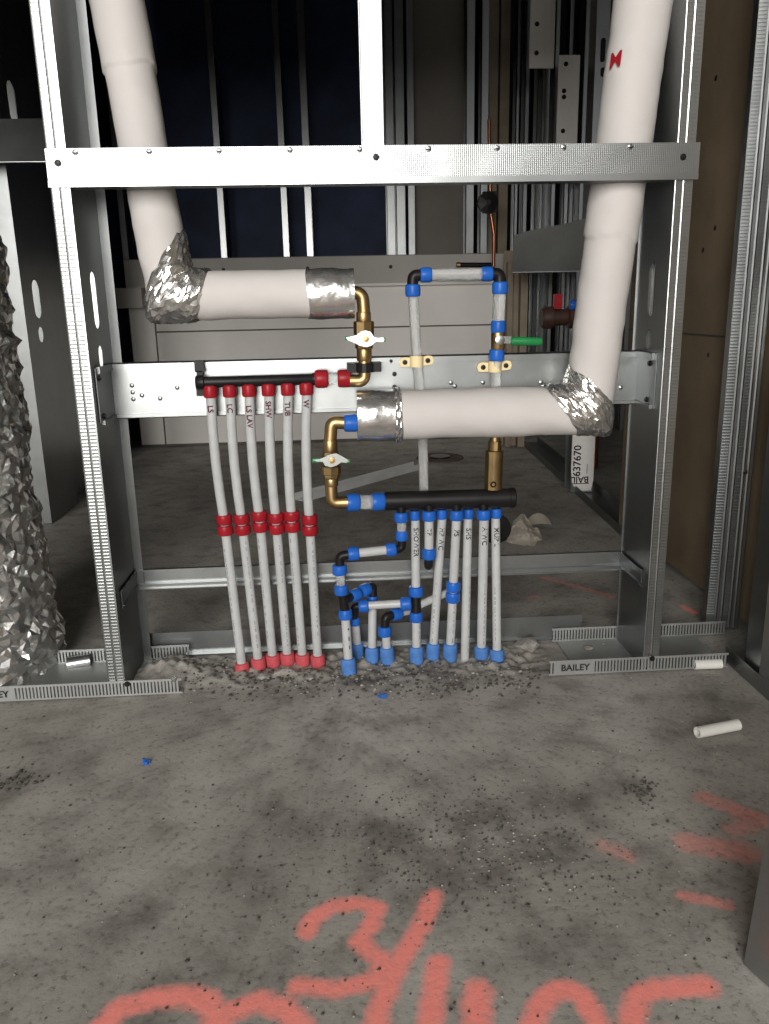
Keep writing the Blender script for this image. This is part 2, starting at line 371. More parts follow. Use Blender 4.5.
stud_parts(t, (-0.459, 0, 0.002), X, Yv, HT, web_at=1, holes=((0.075, 0.745, 0.032, 0.10), (0.075, 0.645, 0.026, 0.04), (0.075, 1.35, 0.032, 0.10)), ribs=(0.03, 1.62, 0.0064))
build('rear_lip', MB().box((-0.427, 0.151, 0.003), (-0.410, 0.1525, HT)), STEEL, t)
t = thing('steel_stud', 'galvanized upright stud with two knurled strips at the right of the front frame', 'stud', (0.616, 0.07, 0), 'front frame members')
stud_parts(t, (0.600, 0, 0.002), X, Yv, HT, web_at=0, holes=((0.075, 0.745, 0.032, 0.10), (0.075, 0.652, 0.026, 0.04), (0.075, 1.35, 0.032, 0.10)), ribs=(0.03, 1.62, 0.0064))
build('rear_lip', MB().box((0.5975, 0.151, 0.003), (0.600, 0.1525, HT)), STEEL, t)
barz1, barz0 = P(376, 145.5, -0.003).z, P(376, 183.5, -0.003).z
mx0, mx1 = P(362.5, 100, 0).x, P(383, 100, 0).x
t = thing('steel_stud', 'short bright stud standing up from the middle of the top crossbar', 'stud', ((mx0+mx1)/2, 0.05, barz1), 'front frame members')
stud_parts(t, (mx0, 0, barz1+0.001), X, Yv, HT-barz1, fw=mx1-mx0, dep=0.092, web_at=1, ribs=None)
# top crossbar
bx0, bx1 = P(47, 165, 0).x, P(698, 163, 0).x
t = thing('crossbar', 'bright flat-faced steel crossbar running across the top of the frame', 'crossbar', ((bx0+bx1)/2, 0, barz0), 'front frame members')
mb = MB(); mb.box((bx0, -0.0045, barz0), (bx1, -0.003, barz1))
build('face', mb, KNURL, t)
mb = MB(); mb.box((bx0+0.035, -0.003, barz0), (bx1-0.035, 0.027, barz0+0.0015)); mb.box((bx0, -0.0055, barz0), (bx1, -0.0045, barz0+0.010))
build('lower_lip', mb, STEEL, t)
mb = MB(); mb.box((bx0+0.035, -0.003, barz1-0.0015), (bx1-0.035, 0.020, barz1)); build('upper_lip', mb, STEEL, t)
for px_ in (75, 149, 219, 290, 359.5, 428.5, 497, 563.7, 630):
    p = P(px_, 150, -0.0045); mb = MB()
    mb.lathe(Vector((p.x, -0.0046, barz1-0.006)), -Yv, [(0, 0.005), (0.0006, 0.0045), (0.0012, 0.002)], 10); build('punched_tab', mb, STEEL, t)
    mb = MB(); mb.box((p.x-0.004, -0.0062, barz1-0.0085), (p.x+0.004, -0.0044, barz1-0.0062)); build('punched_slot', mb, BLACK, t)
for px_, py_ in ((58, 163), (376, 157), (683, 157)): screw(t, P(px_, py_, -0.0047), mat=BLACK)
# wide middle crossbar (track on its side, ends bent onto the studs)
BY = 0.12
bl, br = -0.4255, 0.599
zt, zb = P(376, 357, BY).z, P(376, 411, BY).z
t = thing('crossbar', 'wide galvanized track crossbar behind the red fittings with bent end tabs', 'crossbar', (0.09, BY, zb), 'front frame members')
mb = MB(); mb.box((bl, BY, zb), (br, BY+0.0015, zt))
for px_ in [132, 141, 159, 177, 429, 451, 455, 467, 483, 525, 541, 621]:
    for z_ in ([random.uniform(zb+0.03, zt-0.035)] if px_ % 2 else [zb+0.036, zb+0.049, zb+0.062]):
        p = P(px_, 385, BY); mb.lathe(Vector((p.x, BY, z_)), -Yv, [(0, 0.0045), (0.0008, 0.003), (0.0014, 0.001)], 10)
build('web', mb, STEEL, t, smooth=40)
mb = MB(); mb.box((bl, BY-0.004, zt-0.012), (br, BY, zt)); mb.box((bl, BY-0.004, zt-0.0015), (br, BY+0.031, zt)); build('upper_flange', mb, STEEL, t)
mb = MB(); mb.box((bl, BY-0.007, zb), (br, BY, zb+0.008)); mb.box((bl, BY-0.007, zb), (br, BY+0.031, zb+0.0015)); build('lower_flange', mb, STEEL, t)
mb = MB(); mb.box((bl-0.0002, 0.02, zb+0.004), (bl+0.0013, BY, zt-0.002)); mb.box((bl, 0.03, zt-0.012), (bl+0.006, BY, zt)); mb.box((bl, 0.03, zb), (bl+0.006, BY, zb+0.008)); build('end_tab', mb, STEEL, t)
mb = MB(); mb.box((br-0.0013, 0.025, zb+0.004), (br+0.0002, BY, zt-0.002)); mb.box((br-0.006, 0.035, zt-0.012), (br, BY, zt)); mb.box((br-0.006, 0.035, zb), (br, BY, zb+0.008)); build('end_tab', mb, STEEL, t)
for y_, z_ in ((0.035, zt-0.02), (0.04, zb+0.015)):
    screw(t, (bl+0.0014, y_, z_), X); screw(t, (br-0.0014, y_+0.02, z_), -X)
for px_, py_ in ((391, 361), (394.5, 374), (394.5, 387)): screw(t, P(px_, py_, BY-0.001), r=0.0038)
# lower cold rolled channel
LY = 0.1555
zl1, zl0 = P(376, 560, LY).z, P(376, 578, LY).z
t = thing('crossbar', 'narrow cold rolled channel crossing low behind the tubes', 'crossbar', (0.09, LY, zl0), 'front frame members')
mb = MB(); mb.box((bl, LY, zl0), (br, LY+0.0015, zl1)); build('web', mb, STEEL, t)
mb = MB(); mb.box((bl, LY-0.006, zl1-0.0015), (br, LY, zl1)); mb.box((bl, LY-0.0075, zl1-0.005), (br, LY-0.006, zl1)); build('upper_flange', mb, STEEL, t)
mb = MB(); mb.box((bl, LY-0.010, zl0+0.008), (br, LY, zl0+0.0095)); mb.box((bl, LY-0.010, zl0), (br, LY-0.0085, zl0+0.008)); mb.box((bl, LY-0.016, zl0), (br, LY-0.009, zl0+0.0015)); build('lower_flange', mb, STEEL, t)
for xx, sg in ((bl, 1), (br, -1)):
    mb = MB(); a = xx; c_ = xx+sg*0.0015
    mb.box((min(a, c_), 0.03, zl0+0.002), (max(a, c_), LY, zl1)); a = xx+sg*0.005
    mb.box((min(xx, a), 0.03, zl1-0.0015), (max(xx, a), LY-0.008, zl1)); mb.box((min(xx, a), 0.03, zl0+0.007), (max(xx, a), LY-0.011, zl0+0.0095)); build('end_tab', mb, STEEL, t)
# ------------------------------------------------------------------ floor tracks
def slotted(mb, x0, x1, y, zlo, zhi, pitch=0.0066, sg=-1):
    x = x0+0.003
    while x+0.004 < x1:
        a, c_ = (y-0.0013, y) if sg < 0 else (y, y+0.0013)
        mb.box((x, y, zlo), (x+pitch*0.55, y+0.0015, zhi)); x += pitch
    mb.box((x0, y, zhi), (x1, y+0.0015, zhi+0.0045)); mb.box((x0, y, zlo-0.0035), (x1, y+0.0015, zlo))
FH = 0.031
def track(label, x0, x1, text, tx, back_x0, back_x1):
    t = thing('floor_track', label, 'floor track', ((x0+x1)/2, 0.07, 0.0), 'cut floor tracks')
    mb = MB(); slotted(mb, x0, x1, -0.0045, 0.0065, FH-0.001)
    mb.box((tx-0.040, -0.0048, 0.006), (tx+0.040, -0.0030, FH))
    build('front_flange', mb, DUSTY, t)
    mb = MB(); mb.box((x0 if text == 'L' else x0+0.06, -0.003, 0.004), (x1, 0.1545, 0.0055)); build('web', mb, DUSTY, t)
    mb = MB(); slotted(mb, back_x0, back_x1, 0.1535, 0.008, FH); build('rear_flange', mb, DUSTY, t)
    text_on('BAILEY', 0.019, Vector((tx, -0.0068, 0.003+FH*0.5)), X, Z, 'stamped_lettering', INK, t)
    return t
fx = lambda px_, py_: P(px_, py_, -0.004).x
tl = track('slotted floor track piece under the left stud beside the foil duct', -1.15, fx(182, 686), 'L', fx(-6, 697), -1.15, P(189, 645, .155).x)
screw(tl, P(127, 684, -0.006)); screw(tl, P(174, 679, -0.006), mat=CHROME)
trk = track('slotted floor track piece under the right stud with stamped letters', fx(549, 668), fx(728, 660), 'R', fx(575, 666), P(552, 625, .155).x, P(727, 610, .155).x)
screw(trk, P(652, 658.5, -0.006))
t = thing('back_plate', 'long low dark metal strip on the slab behind all the risers', 'metal strip', (0.05, 0.17, 0), None)
xa, xb = P(122, 640, .172).x, P(582, 620, .172).x
mb = MB(); mb.box((xa, 0.171, 0.001), (xb, 0.1725, 0.058)); build('upright_leg', mb, STEEL, t)
mb = MB(); mb.box((P(186, 650, .17).x, 0.158, 0.009), (P(560, 640, .17).x, 0.1708, 0.0105)); build('floor_leg', mb, STEEL, t)
# ------------------------------------------------------------------ fittings
def ring(parent, p, d, rpx, hpx, mat, name='collar', lab=None):
    """push-fit collar: p centre, d axis, radius and half length in photo pixels at that depth"""
    p = Vector(p); d = Vector(d).normalized(); s_ = mpp(p); r = rpx*s_; h = hpx*s_; mb = MB()
    mb.lathe(p-d*h, d, [(0, r*0.80), (h*0.03, r*0.90), (h*0.25, r*0.97), (h*0.45, r), (h*1.5, r), (h*1.62, r*0.975), (h*1.72, r*0.985), (h*1.92, r*0.90), (h*2, r*0.78)], 20)
    return build(name, mb, mat, parent, smooth=50, label=lab)
def tubep(parent, pts, rpx, mat=PEX, name='tube', seg=16, r=None):
    pts = [Vector(p) for p in pts]; rr = r or rpx*mpp(pts[len(pts)//2]); mb = MB(); mb.tube(pts, rr, seg)
    return build(name, mb, mat, parent, smooth=60)
def arc(p0, pc, p1, n_=8, k=0.42):
    """path p0 -> rounded corner at pc -> p1"""
    p0, pc, p1 = Vector(p0), Vector(pc), Vector(p1); L = min((p0-pc).length, (p1-pc).length)*k
    a = pc+(p0-pc).normalized()*L; c_ = pc+(p1-pc).normalized()*L
    return [p0]+[a*(1-u)**2+pc*2*u*(1-u)+c_*u*u for u in [i/n_ for i in range(n_+1)]]+[p1]
def lettering(parent, s, p, d, r, size, mat, name='marker_lettering'):
    """writing that runs down a tube, wrapped on its camera side"""
    vs, fs = textmesh(s, size); d = Vector(d).normalized()
    s_ = (Vector((1, 0, 0))-d*d.x).normalized(); nn = d.cross(s_);
    if nn.y > 0: nn = -nn
    mb = MB(); q = [p + d*v_.x + s_*(math.sin(v_.y/r)*(r+0.0004)) + nn*(math.cos(v_.y/r)*(r+0.0004)) for v_ in vs]
    mb.add(q, fs); return build(name, mb, mat, parent)
def printline(parent, p0, p1, r, n_, side=0.25, mat=GREYINK):
    d = (p1-p0); L = d.length; d.normalize(); s_ = (X-d*d.x).normalized(); nn = d.cross(s_)
    if nn.y > 0: nn = -nn
    mb = MB(); z = 0.004
    while z < L-0.006:
        l = random.uniform(0.003, 0.010); w_ = random.uniform(0.0014, 0.0032)
        if random.random() < 0.75:
            a0 = side-w_/r*0.5; a1 = side+w_/r*0.5; q = []
            for aa, zz in ((a0, z), (a1, z), (a1, z+l), (a0, z+l)):
                q.append(p0+d*min(zz, L)+s_*(math.sin(aa)*(r+0.0003))+nn*(math.cos(aa)*(r+0.0003)))
            mb.add(q, [(0, 1, 2, 3)])
        z += l+random.uniform(0.001, 0.006)
    return build('printed_line', mb, mat, parent, kind='stuff')
# ---- red manifold
RY = 0.088
rm = thing('hot_manifold', 'black pipe manifold with a row of six red outlets', 'manifold', P(255, 381, RY))
m0, m1 = P(196, 382.5, RY), P(315, 379, RY); dm = (m1-m0).normalized(); s_ = mpp(m0)
mb = MB(); mb.lathe(m0, dm, [(0, 6.3*s_), (1*s_, 7*s_), (8*s_, 7*s_), (9*s_, 5.6*s_), ((m1-m0).length-3*s_, 5.6*s_), ((m1-m0).length-2*s_, 6.4*s_), ((m1-m0).length, 6.4*s_)], 22)
build('body', mb, BLACK, rm, smooth=40)
mb = MB(); c0 = P(200, 379, RY+0.012)
for a, c_ in (((-4.5, 0.0, -17), (4.5, 0.018, -7)), ((-4.5, 0.0, 7), (4.5, 0.018, 18)), ((-3, 0.01, -8), (3, 0.018, 8))):
    mb.box((c0.x+a[0]*s_, RY+0.010+a[1]*0, c0.z+a[2]*s_), (c0.x+c_[0]*s_, BY-0.001, c0.z+c_[2]*s_))
build('mounting_clip', mb, BLACK, rm)
redx = (210.3, 229.6, 248.9, 268.5, 287.7, 306.3)
for i, x in enumerate(redx):
    yc = 391.5-0.03*(x-210)
    p = P(x, yc-6, RY); mb = MB(); mb.lathe(p, Z*-1, [(-0.006, 3.6*s_), (4*s_, 3.6*s_)], 12); build('outlet_stub', mb, BLACK, rm, smooth=40)
    ring(rm, P(x, yc, RY), Z, 7.0, 6.2, RED, 'outlet_collar')
pa, pb = P(314, 379, RY), P(352, 378, RY); dd = (pb-pa).normalized()
tubep(rm, [P(326, 378.7, RY), P(340, 378.4, RY)], 5.6, CLEARPEX, 'inlet_tube')
ring(rm, P(321.5, 378.8, RY), dd, 9.2, 6.6, RED, 'inlet_collar'); ring(rm, P(344.5, 378.3, RY), dd, 9.0, 7, RED, 'inlet_collar')
# ---- red risers
cx_ = (224.8, 242.3, 259.9, 276.3, 291.9, 309.7); cy_ = (524.6, 524, 521, 523, 521, 524.6)
bx_ = (242.3, 258.5, 272.9, 287.6, 302.7, 318); by_ = (668.6, 663.5, 660, 658.4, 659.2, 660.6); bY = (.084, .099, .112, .115, .111, .105)
words = ('LS', 'LC', 'LS LAV', 'SHW', 'TUB', 'W')
ords = ('leftmost', 'second from left', 'third from left', 'fourth from left', 'fifth from left', 'rightmost')
TR = 0.0095
for i in range(6):
    base = P(bx_[i], by_[i], bY[i]); cp = P(cx_[i], cy_[i], RY+0.006); tp = P(redx[i]+0.7, 397-0.03*(redx[i]-210), RY)
    t = thing('hot_riser', 'white plastic riser with red collars, %s of the six' % ords[i], 'riser', (base.x, base.y, 0), 'red collared risers')
    mid = (tp+cp)/2; d1 = (cp-tp).normalized(); dn = (base-cp).normalized(); bow = Vector((-0.004, -0.002, 0))
    ut = tubep(t, [tp-d1*0.004, tp*0.75+cp*0.25+bow*0.8, mid+bow, tp*0.25+cp*0.75+bow*0.7, cp], 4.7, name='upper_tube', r=TR)
    lt = tubep(t, [cp, base+dn*0.02], 4.7, name='lower_tube', r=TR)
    ring(t, cp-d1*0.0112, d1, 8.0, 5.0, RED, 'coupling_collar'); ring(t, cp+dn*0.0112, dn, 8.0, 5.0, RED, 'coupling_collar')
    ring(t, base, dn, 7.4, 6.5, REDBASE, 'base_collar')
    lettering(ut, words[i], tp+bow*(0.45+0.05*len(words[i]))+Vector((0, -0.0012, 0))+d1*(0.013+0.0042*len(words[i])), d1, TR, 0.0145, MAROON)
    printline(lt, cp+dn*0.03, base-dn*0.03, TR, 0, side=0.35 if i % 2 else -0.6)
# ---- brass supply valve (hot)
def hexcol(mb, p, d, prof): mb.tube2(Vector(p), Vector(d).normalized(), prof, 8)
def valve(name, label, Yp, pts_top, pts_bot, axis_px, parts, handle, hub, group):
    t = thing(name, label, 'valve', P(*axis_px[1], Yp), group)
    s_ = mpp(P(*axis_px[0], Yp))
    mb = MB(); mb.tube(arc(*[P(*q, Yp) for q in pts_top]), 6.4*s_, 18); build('upper_elbow', mb, BRASS, t, smooth=40)
    mb = MB(); mb.tube(arc(*[P(*q, Yp) for q in pts_bot]), 6.2*s_, 18); build('lower_elbow', mb, BRASS, t, smooth=40)
    a, c_ = P(*axis_px[0], Yp), P(*axis_px[1], Yp); d = (c_-a).normalized()
    mb = MB()
    for y0, y1, r in parts:
        mb.tube2(a+d*(y0*s_), d, [(0, r*s_*0.94), (0.8*s_, r*s_), ((y1-y0-0.8)*s_, r*s_), ((y1-y0)*s_, r*s_*0.94)], 16 if r < 8 else 8)
    build('valve_body', mb, BRASS, t, smooth=35)
    hb = P(*hub, Yp); mb = MB(); mb.lathe(hb, -Yv, [(0, 5*s_), (0.02, 4.6*s_), (0.021, 3*s_), (0.028, 3*s_)], 16); build('stem', mb, BRASS, t, smooth=40)
    hy = Yp-0.026
    o = P(*hub, hy); pol = [((P(*q, hy)-o).x, (P(*q, hy)-o).z) for q in handle]
    mb = MB(); mb.plate(pol, [], Vector((o.x, hy, o.z)), X, Z, 0.003)
    h_ = build('handle', mb, CHROME, t)
    mb = MB(); mb.lathe(Vector((o.x, hy-0.003, o.z)), -Yv, [(0, 3.4*s_), (0.003, 3.2*s_), (0.0032, 1.7*s_), (0.006, 1.6*s_), (0.0062, 0.5*s_)], 8); build('handle_nut', mb, BRASS, h_)
    xsr = [q[0] for q in pol]
    for e in (0, 1):
        xe = min(xsr) if e == 0 else max(xsr); w_ = 8*s_
        mb = MB(); zc = (sum(q[1] for q in pol if abs(q[0]-xe) < 5*s_)/max(1, len([q for q in pol if abs(q[0]-xe) < 5*s_])))
        x0, x1 = (xe-1*s_, xe+w_*0.8) if e == 0 else (xe-w_*0.8, xe+1*s_)
        mb.box((o.x+x0, hy+0.0005, o.z+zc-2.2*s_), (o.x+x1, hy+0.0030, o.z+zc+1.8*s_)); build('grip', mb, GREEN, h_)
    return t
H1 = [(346, 337.5), (351, 336.5), (357, 335), (361, 331.5), (366, 330.5), (370.5, 332), (374, 337), (378, 338), (383, 337), (384.5, 339.5), (383, 342), (376, 341.5), (372, 345), (367, 347), (361, 346), (355, 343), (348, 340)]
V1 = valve('brass_valve', 'brass ball valve hanging from the upper wrapped pipe above the red collars', 0.068,
      ((347, 291), (362.5, 294), (364, 314)), ((364.5, 358), (364.5, 381), (350, 381)), ((363.5, 312), (364.5, 372)),
      ((0, 10, 7.3), (9, 24, 10.3), (24, 36, 9.0), (36, 48, 7.6), (48, 60, 6.2)), H1, (366, 339), 'brass shut-off valves')
mb = MB(); c0 = P(364, 367, 0.09); s_ = mpp(c0)
mb.box((c0.x-17*s_, 0.075, c0.z-4.5*s_), (c0.x+17*s_, 0.118, c0.z+4.5*s_)); mb.lathe(P(364.5, 363, 0.068), -Z, [(0, 8.4*s_), (9*s_, 8.4*s_)], 14)
build('pipe_clip', mb, BLACK, V1)
H2 = [(313, 459.5), (319, 459), (324, 457), (329, 454.5), (336, 453), (342, 456), (347, 459), (349, 461), (346, 462.5), (341, 462), (337, 465), (331, 467), (325, 465.5), (323, 461.5), (316, 461)]
V2 = valve('brass_valve', 'brass ball valve feeding the blue collared manifold from the lower wrapped pipe', 0.075,
      ((346, 423), (331.5, 422), (330, 444)), ((331, 482), (332, 503), (348, 502.5)), ((330, 440), (331.5, 485)),
      ((0, 13, 7.2), (12, 22, 8.0), (26, 35, 10.2), (34, 39, 8.6), (38, 47, 7.0)), H2, (332, 460), 'brass shut-off valves')
ring(V2, P(351.5, 423, 0.075), X, 8.8, 7.5, BLUE, 'blue_collar')
# ------------------------------------------------------------------ wrapped pipes (paper jacket with mitred foil elbow)
def mitre_pipe(A, C, B, r):
    """returns pos(leg, a, theta, rad) for the two straight legs A->C->B joined by a mitre"""
    T1 = (C-A).normalized(); T2 = (B-C).normalized(); Bn = T1.cross(T2).normalized()
    N1 = T1.cross(Bn).normalized(); N2 = T2.cross(Bn).normalized()
    if N1.dot(T2) > 0: N1 = -N1; N2 = -N2
    phi = T1.angle(T2); k = math.tan(phi/2); L1 = (C-A).length
    def pos(leg, a, th, rad):
        N, T, O = (N1, T1, C) if leg == 0 else (N2, T2, C)
        return O + T*a + (N*math.cos(th)+Bn*math.sin(th))*rad
    return pos, k, L1, (B-C).length
def crumple(q, s_, amp):
    q = Vector(q)*s_
    a = abs(noise.noise(q)); c_ = abs(noise.noise(q*2.3+Vector((3, 1, 7)))); d = noise.noise(q*5.1)
    return amp*(1.6*(0.35-a)+0.9*(0.3-c_)+0.35*d)
def facets(parent, name, fn, mat, seg, rows, amp, close=False, sd=1):
    """creased foil: jittered, triangulated, flat shaded sleeve"""
    rnd = random.Random(sd); vs = []; fs = []
    for i in range(rows+1):
        for k in range(seg):
            u = i/rows; th = 2*PI*(k+0.5*(i % 2))/seg
            if 0 < i < rows: u += rnd.uniform(-0.36, 0.36)/rows
            th += rnd.uniform(-0.36, 0.36)*2*PI/seg
            p = fn(u, th); q = fn(u, th+0.02) ; w_ = fn(min(1, u+0.002), th)
            nrm = (q-p).cross(w_-p)
            if nrm.length > 1e-12: p = p+nrm.normalized()*rnd.uniform(-amp, amp)
            vs.append(p)
    for i in range(rows):
        for k in range(seg):
            a, b_, c_, d_ = i*seg+k, i*seg+(k+1) % seg, (i+1)*seg+(k+1) % seg, (i+1)*seg+k
            fs += [(a, b_, c_), (a, c_, d_)] if (i % 2) else [(a, b_, d_), (b_, c_, d_)]
    if close: fs += [tuple(range(seg-1, -1, -1)), tuple(rows*seg+k for k in range(seg))]
    mb = MB(); mb.add(vs, fs); return build(name, mb, mat, parent)
def sheath(parent, name, fn, mat, seg, rows, smooth=None, close=False):
    mb = MB(); vs = [fn(i/rows, 2*PI*k/seg) for i in range(rows+1) for k in range(seg)]
    fs = [(i*seg+k, i*seg+(k+1) % seg, (i+1)*seg+(k+1) % seg, (i+1)*seg+k) for i in range(rows) for k in range(seg)]
    if close: fs += [tuple(range(seg-1, -1, -1)), tuple(rows*seg+k for k in range(seg))]
    mb.add(vs, fs); return build(name, mb, mat, parent, smooth=smooth)
def wrapped(name, label, A, C, B, r, foil1, foil2, endfoil, seams):
    """foil1(th), foil2(th): how far the elbow foil reaches up leg 1 / along leg 2; endfoil = length at the open end"""
    t = thing(name, label, 'pipe', C, 'paper wrapped pipes')
    pos, k, L1, L2 = mitre_pipe(A, C, B, r)
    def wr(p): return r+0.0016*noise.noise(p*9)+0.0030*(0.3-abs(noise.noise(Vector((p.x*14+p.z*9, p.y*14, p.z*16)))))+0.0006*noise.noise(p*30)
    def leg1(u, th):
        m_ = r*math.cos(th)*k; a = -L1+(L1+m_)*u; p = pos(0, a, th, r); rad = wr(p)
        for sa, st in seams:
            if -a > sa+0.004*math.sin(3*th): rad += 0.0034
        return pos(0, a, th, rad)
    def leg2(u, th):
        m_ = -r*math.cos(th)*k; a = m_+(L2-m_)*u; p = pos(1, a, th, r); return pos(1, a, th, wr(p))
    j = sheath(t, 'paper_jacket', leg1, JACKET, 40, 150, smooth=180)
    mb = MB(); mb.tube([A-Z*0.012, A+Z*0.35, A+Z*0.8], r*1.002, 40); build('paper_jacket', mb, JACKET, t, smooth=60)
    j2 = sheath(t, 'paper_jacket', leg2, JACKET, 40, 50, smooth=60, close=True)
    def foil(u, th):
        m_ = r*math.cos(th)*k; f1 = foil1(th)+0.008*noise.noise((math.cos(th)*4, math.sin(th)*4, 1)); f2 = foil2(th)+0.004*noise.noise((math.cos(th)*4, math.sin(th)*4, 5))
        if u < 0.5:
            a = -f1+(f1+m_)*(u*2); lg = 0
        else:
            a = -m_+(f2+m_)*(u*2-1); lg = 1
        p = pos(lg, a, th, r); e = min(1, min(u, 1-u)*12)
        return pos(lg, a, th, r*(1+0.02*e)+0.0022+e*(0.001+crumple(p, 14, 0.004)))
    facets(t, 'elbow_foil', foil, FOIL, 38, 26, 0.0013, sd=int(C.x*100))
    if endfoil:
        def ef(u, th):
            a = L2-endfoil*(1-u)+0.003*math.sin(2*th)*(1-u); p = pos(1, a, th, r); e = min(1, min(u, 1-u)*10)
            return pos(1, a+0.002*(u > 0.99), th, r+0.002+e*crumple(p, 15, 0.0020))
        sheath(t, 'end_foil', ef, FOIL, 56, 24, smooth=22, close=True)
    return t, pos, L2
A = P(106, -60, 0.145); C = P(170.5, 296, 0.068); B = P(353, 293.5, 0.068); rr = 23.5*mpp(C)
wrapped('wrapped_pipe', 'white paper wrapped pipe coming down at the left with foil elbow and foil end', A, C, B, rr,
        lambda th: 0.055-0.055*math.cos(th), lambda th: 0.062-0.013*math.cos(th), 0.082, [(0.385, 1)])
A = P(645.5, -18, 0.083); C = P(587, 410, 0.062); B = P(358, 416, 0.062); rr2 = 24*mpp(C)
wp, pos2, L2 = wrapped('wrapped_pipe', 'white paper wrapped pipe coming down at the right into a low horizontal run', A, C, B, rr2,
        lambda th: 0.045-0.035*math.cos(th), lambda th: 0.055-0.035*math.cos(th), 0.080, [(0.314, 1)])
def bead(u, th):
    p = pos2(1, L2-0.080+0.012*u, th, rr2); return pos2(1, L2-0.080+0.012*u, th, rr2+0.0045+0.003*math.sin(th*14)*math.sin(u*PI*3))
sheath(wp, 'foil_bead', bead, FOIL, 56, 8, smooth=30)
q = P(616, 58, 0.10); mb = MB(); s_ = mpp(q)
vs, fs = textmesh('M', 0.036)
pc = P(617, 58, 0.143); ax = (P(591, 378, 0.062)-P(643, 0, 0.145)).normalized()
sx = (X-ax*ax.x).normalized(); nn = ax.cross(sx); nn = nn if nn.y < 0 else -nn
cen = P(634, 71, 0.078)
mb = MB(); mb.add([cen - ax*v_.y + sx*(rr2*1.17*math.sin(v_.x*0.8/rr2-0.98)) + nn*(rr2*1.17*math.cos(v_.x*0.8/rr2-0.98)) for v_ in vs], fs); build('red_marking', mb, RED, wp)
# ------------------------------------------------------------------ blue manifold
MY = 0.092
bm = thing('cold_manifold', 'thick black pipe manifold with two rows of blue outlets', 'manifold', P(450, 499, MY))
m0, m1 = P(385, 501, MY), P(515, 497.5, MY); dm = (m1-m0).normalized(); s_ = mpp(m0); L = (m1-m0).length
mb = MB(); mb.lathe(m0, dm, [(0, 9.6*s_), (L-6*s_, 9.6*s_), (L-5.8*s_, 10.2*s_), (L-1*s_, 10.2*s_), (L, 9.2*s_)], 24); build('body', mb, BLACK, bm, smooth=40)
OF, OB = 0.080, 0.112
fr = ((401.2, 517), (429, 515.5), (456.6, 515), (483.5, 514.5)); bk = ((414.7, 515), (441.6, 514), (468.5, 513.5), (496, 513))
for (x, y), yy, rp in [(q, OF, 7.0) for q in fr]+[(q, OB, 5.6) for q in bk]:
    p = P(x, y-5, yy); mb = MB(); mb.lathe(p+Z*0.012, -Z, [(0, 4.6*s_), (0.014, 4.6*s_)], 12); build('outlet_stub', mb, BLACK, bm, smooth=40)
    ring(bm, P(x, y, yy), Z, rp, 5, BLUE, 'outlet_collar')
a, c_ = P(347, 502.5, MY-0.014), P(385, 501.5, MY); dd = (c_-a).normalized()
tubep(bm, [P(355, 502.4, MY-0.01), P(375, 501.8, MY-0.002)], 7.2, CLEARPEX, 'inlet_tube')
ring(bm, P(353, 502.5, MY-0.012), dd, 9, 6.6, BLUE, 'inlet_collar'); ring(bm, P(378, 501.7, MY-0.002), dd, 9, 6.6, BLUE, 'inlet_collar')
mb = MB(); a = P(495, 437, MY); c_ = P(493, 490, MY); d = (c_-a).normalized(); s_ = mpp(a); 
mb.tube2(a, d, [(-10*s_, 5*s_), (4*s_, 5*s_), (4.2*s_, 6.6*s_), (13*s_, 6.6*s_), (14*s_, 9*s_), (53*s_, 9*s_)], 12)
ha = thing('hammer_arrester', 'upright brass cylinder on the right end of the blue outlet manifold', 'brass fitting', c_); build('body', mb, BRASS, ha, smooth=30)
mb = MB(); rp = P(493.3, 484.5, MY-9*s_)
mb.tube([rp+Vector((math.cos(k*PI/6)*2.4*s_, -0.001, math.sin(k*PI/6)*2.4*s_)) for k in range(13)], 0.8*s_, 6); build('ring', mb, BLACK, ha, smooth=60)
# ---- blue risers
TB = 0.0092
def straight(label, top, Yt, base, Yb, word=None, mids=(), basering=True, bs=(7.0, 8.0), wmat=INK, tr=TB, wofs=0.018, wsize=0.0145, pl=True):
    tp = P(*top, Yt); bp = P(*base, Yb); d = (bp-tp).normalized()
    t = thing('cold_riser', label, 'riser', (bp.x, bp.y, 0), 'blue collared risers')
    tb_ = tubep(t, [tp-d*0.004, bp+d*0.012], 0, r=tr, name='tube')
    for (x, y, h) in mids:
        f = (P(x, y, Yt)-tp).length/(bp-tp).length; ring(t, tp+(bp-tp)*f, d, 7.2, h, BLUE, 'coupling_collar')
    if basering: ring(t, bp, d, bs[0], bs[1], BLUEBASE, 'base_collar')
    if word: lettering(tb_, word, tp+d*(wofs+0.0044*len(word)), d, tr, wsize, wmat)
    if pl: printline(tb_, tp+d*(bp-tp).length*0.45, bp-d*0.02, tr, 0, side=random.choice((-0.5, 0.3, 0.6)))
    return t
# back row first outlet: SHOWER riser with black tee
t = straight('white riser marked with a long word and a black tee in blue collars', (415.3, 520), OB, (416.5, 655), 0.092, 'SHOWER', (), True, (7.2, 9))
tp, bp = P(415.3, 520, OB), P(416.5, 655, 0.092)
def onl(y): 
    yy = OB+(0.092-OB)*(y-520)/135; return P(415.3+1.2*(y-520)/135, y, yy)
ring(t, onl(591), Z, 7.4, 5, BLUE, 'tee_collar'); ring(t, onl(616.5), Z, 6.6, 5, BLUE, 'tee_collar')
mb = MB(); mb.lathe(onl(612), (onl(596)-onl(612)), [(0, 5.2*mpp(onl(600))), ((onl(596)-onl(612)).length, 5.2*mpp(onl(600)))], 14)
tc_ = onl(604); mb.tube([P(405, 604, 0.090), tc_], 0.0085, 12); build('tee', mb, BLACK, t, smooth=40)
br0, br1 = tc_+Vector((0.008, 0, -0.002)), P(449, 592, 0.135)
tubep(t, [br0, br1], 0, r=0.0082, name='branch_tube')
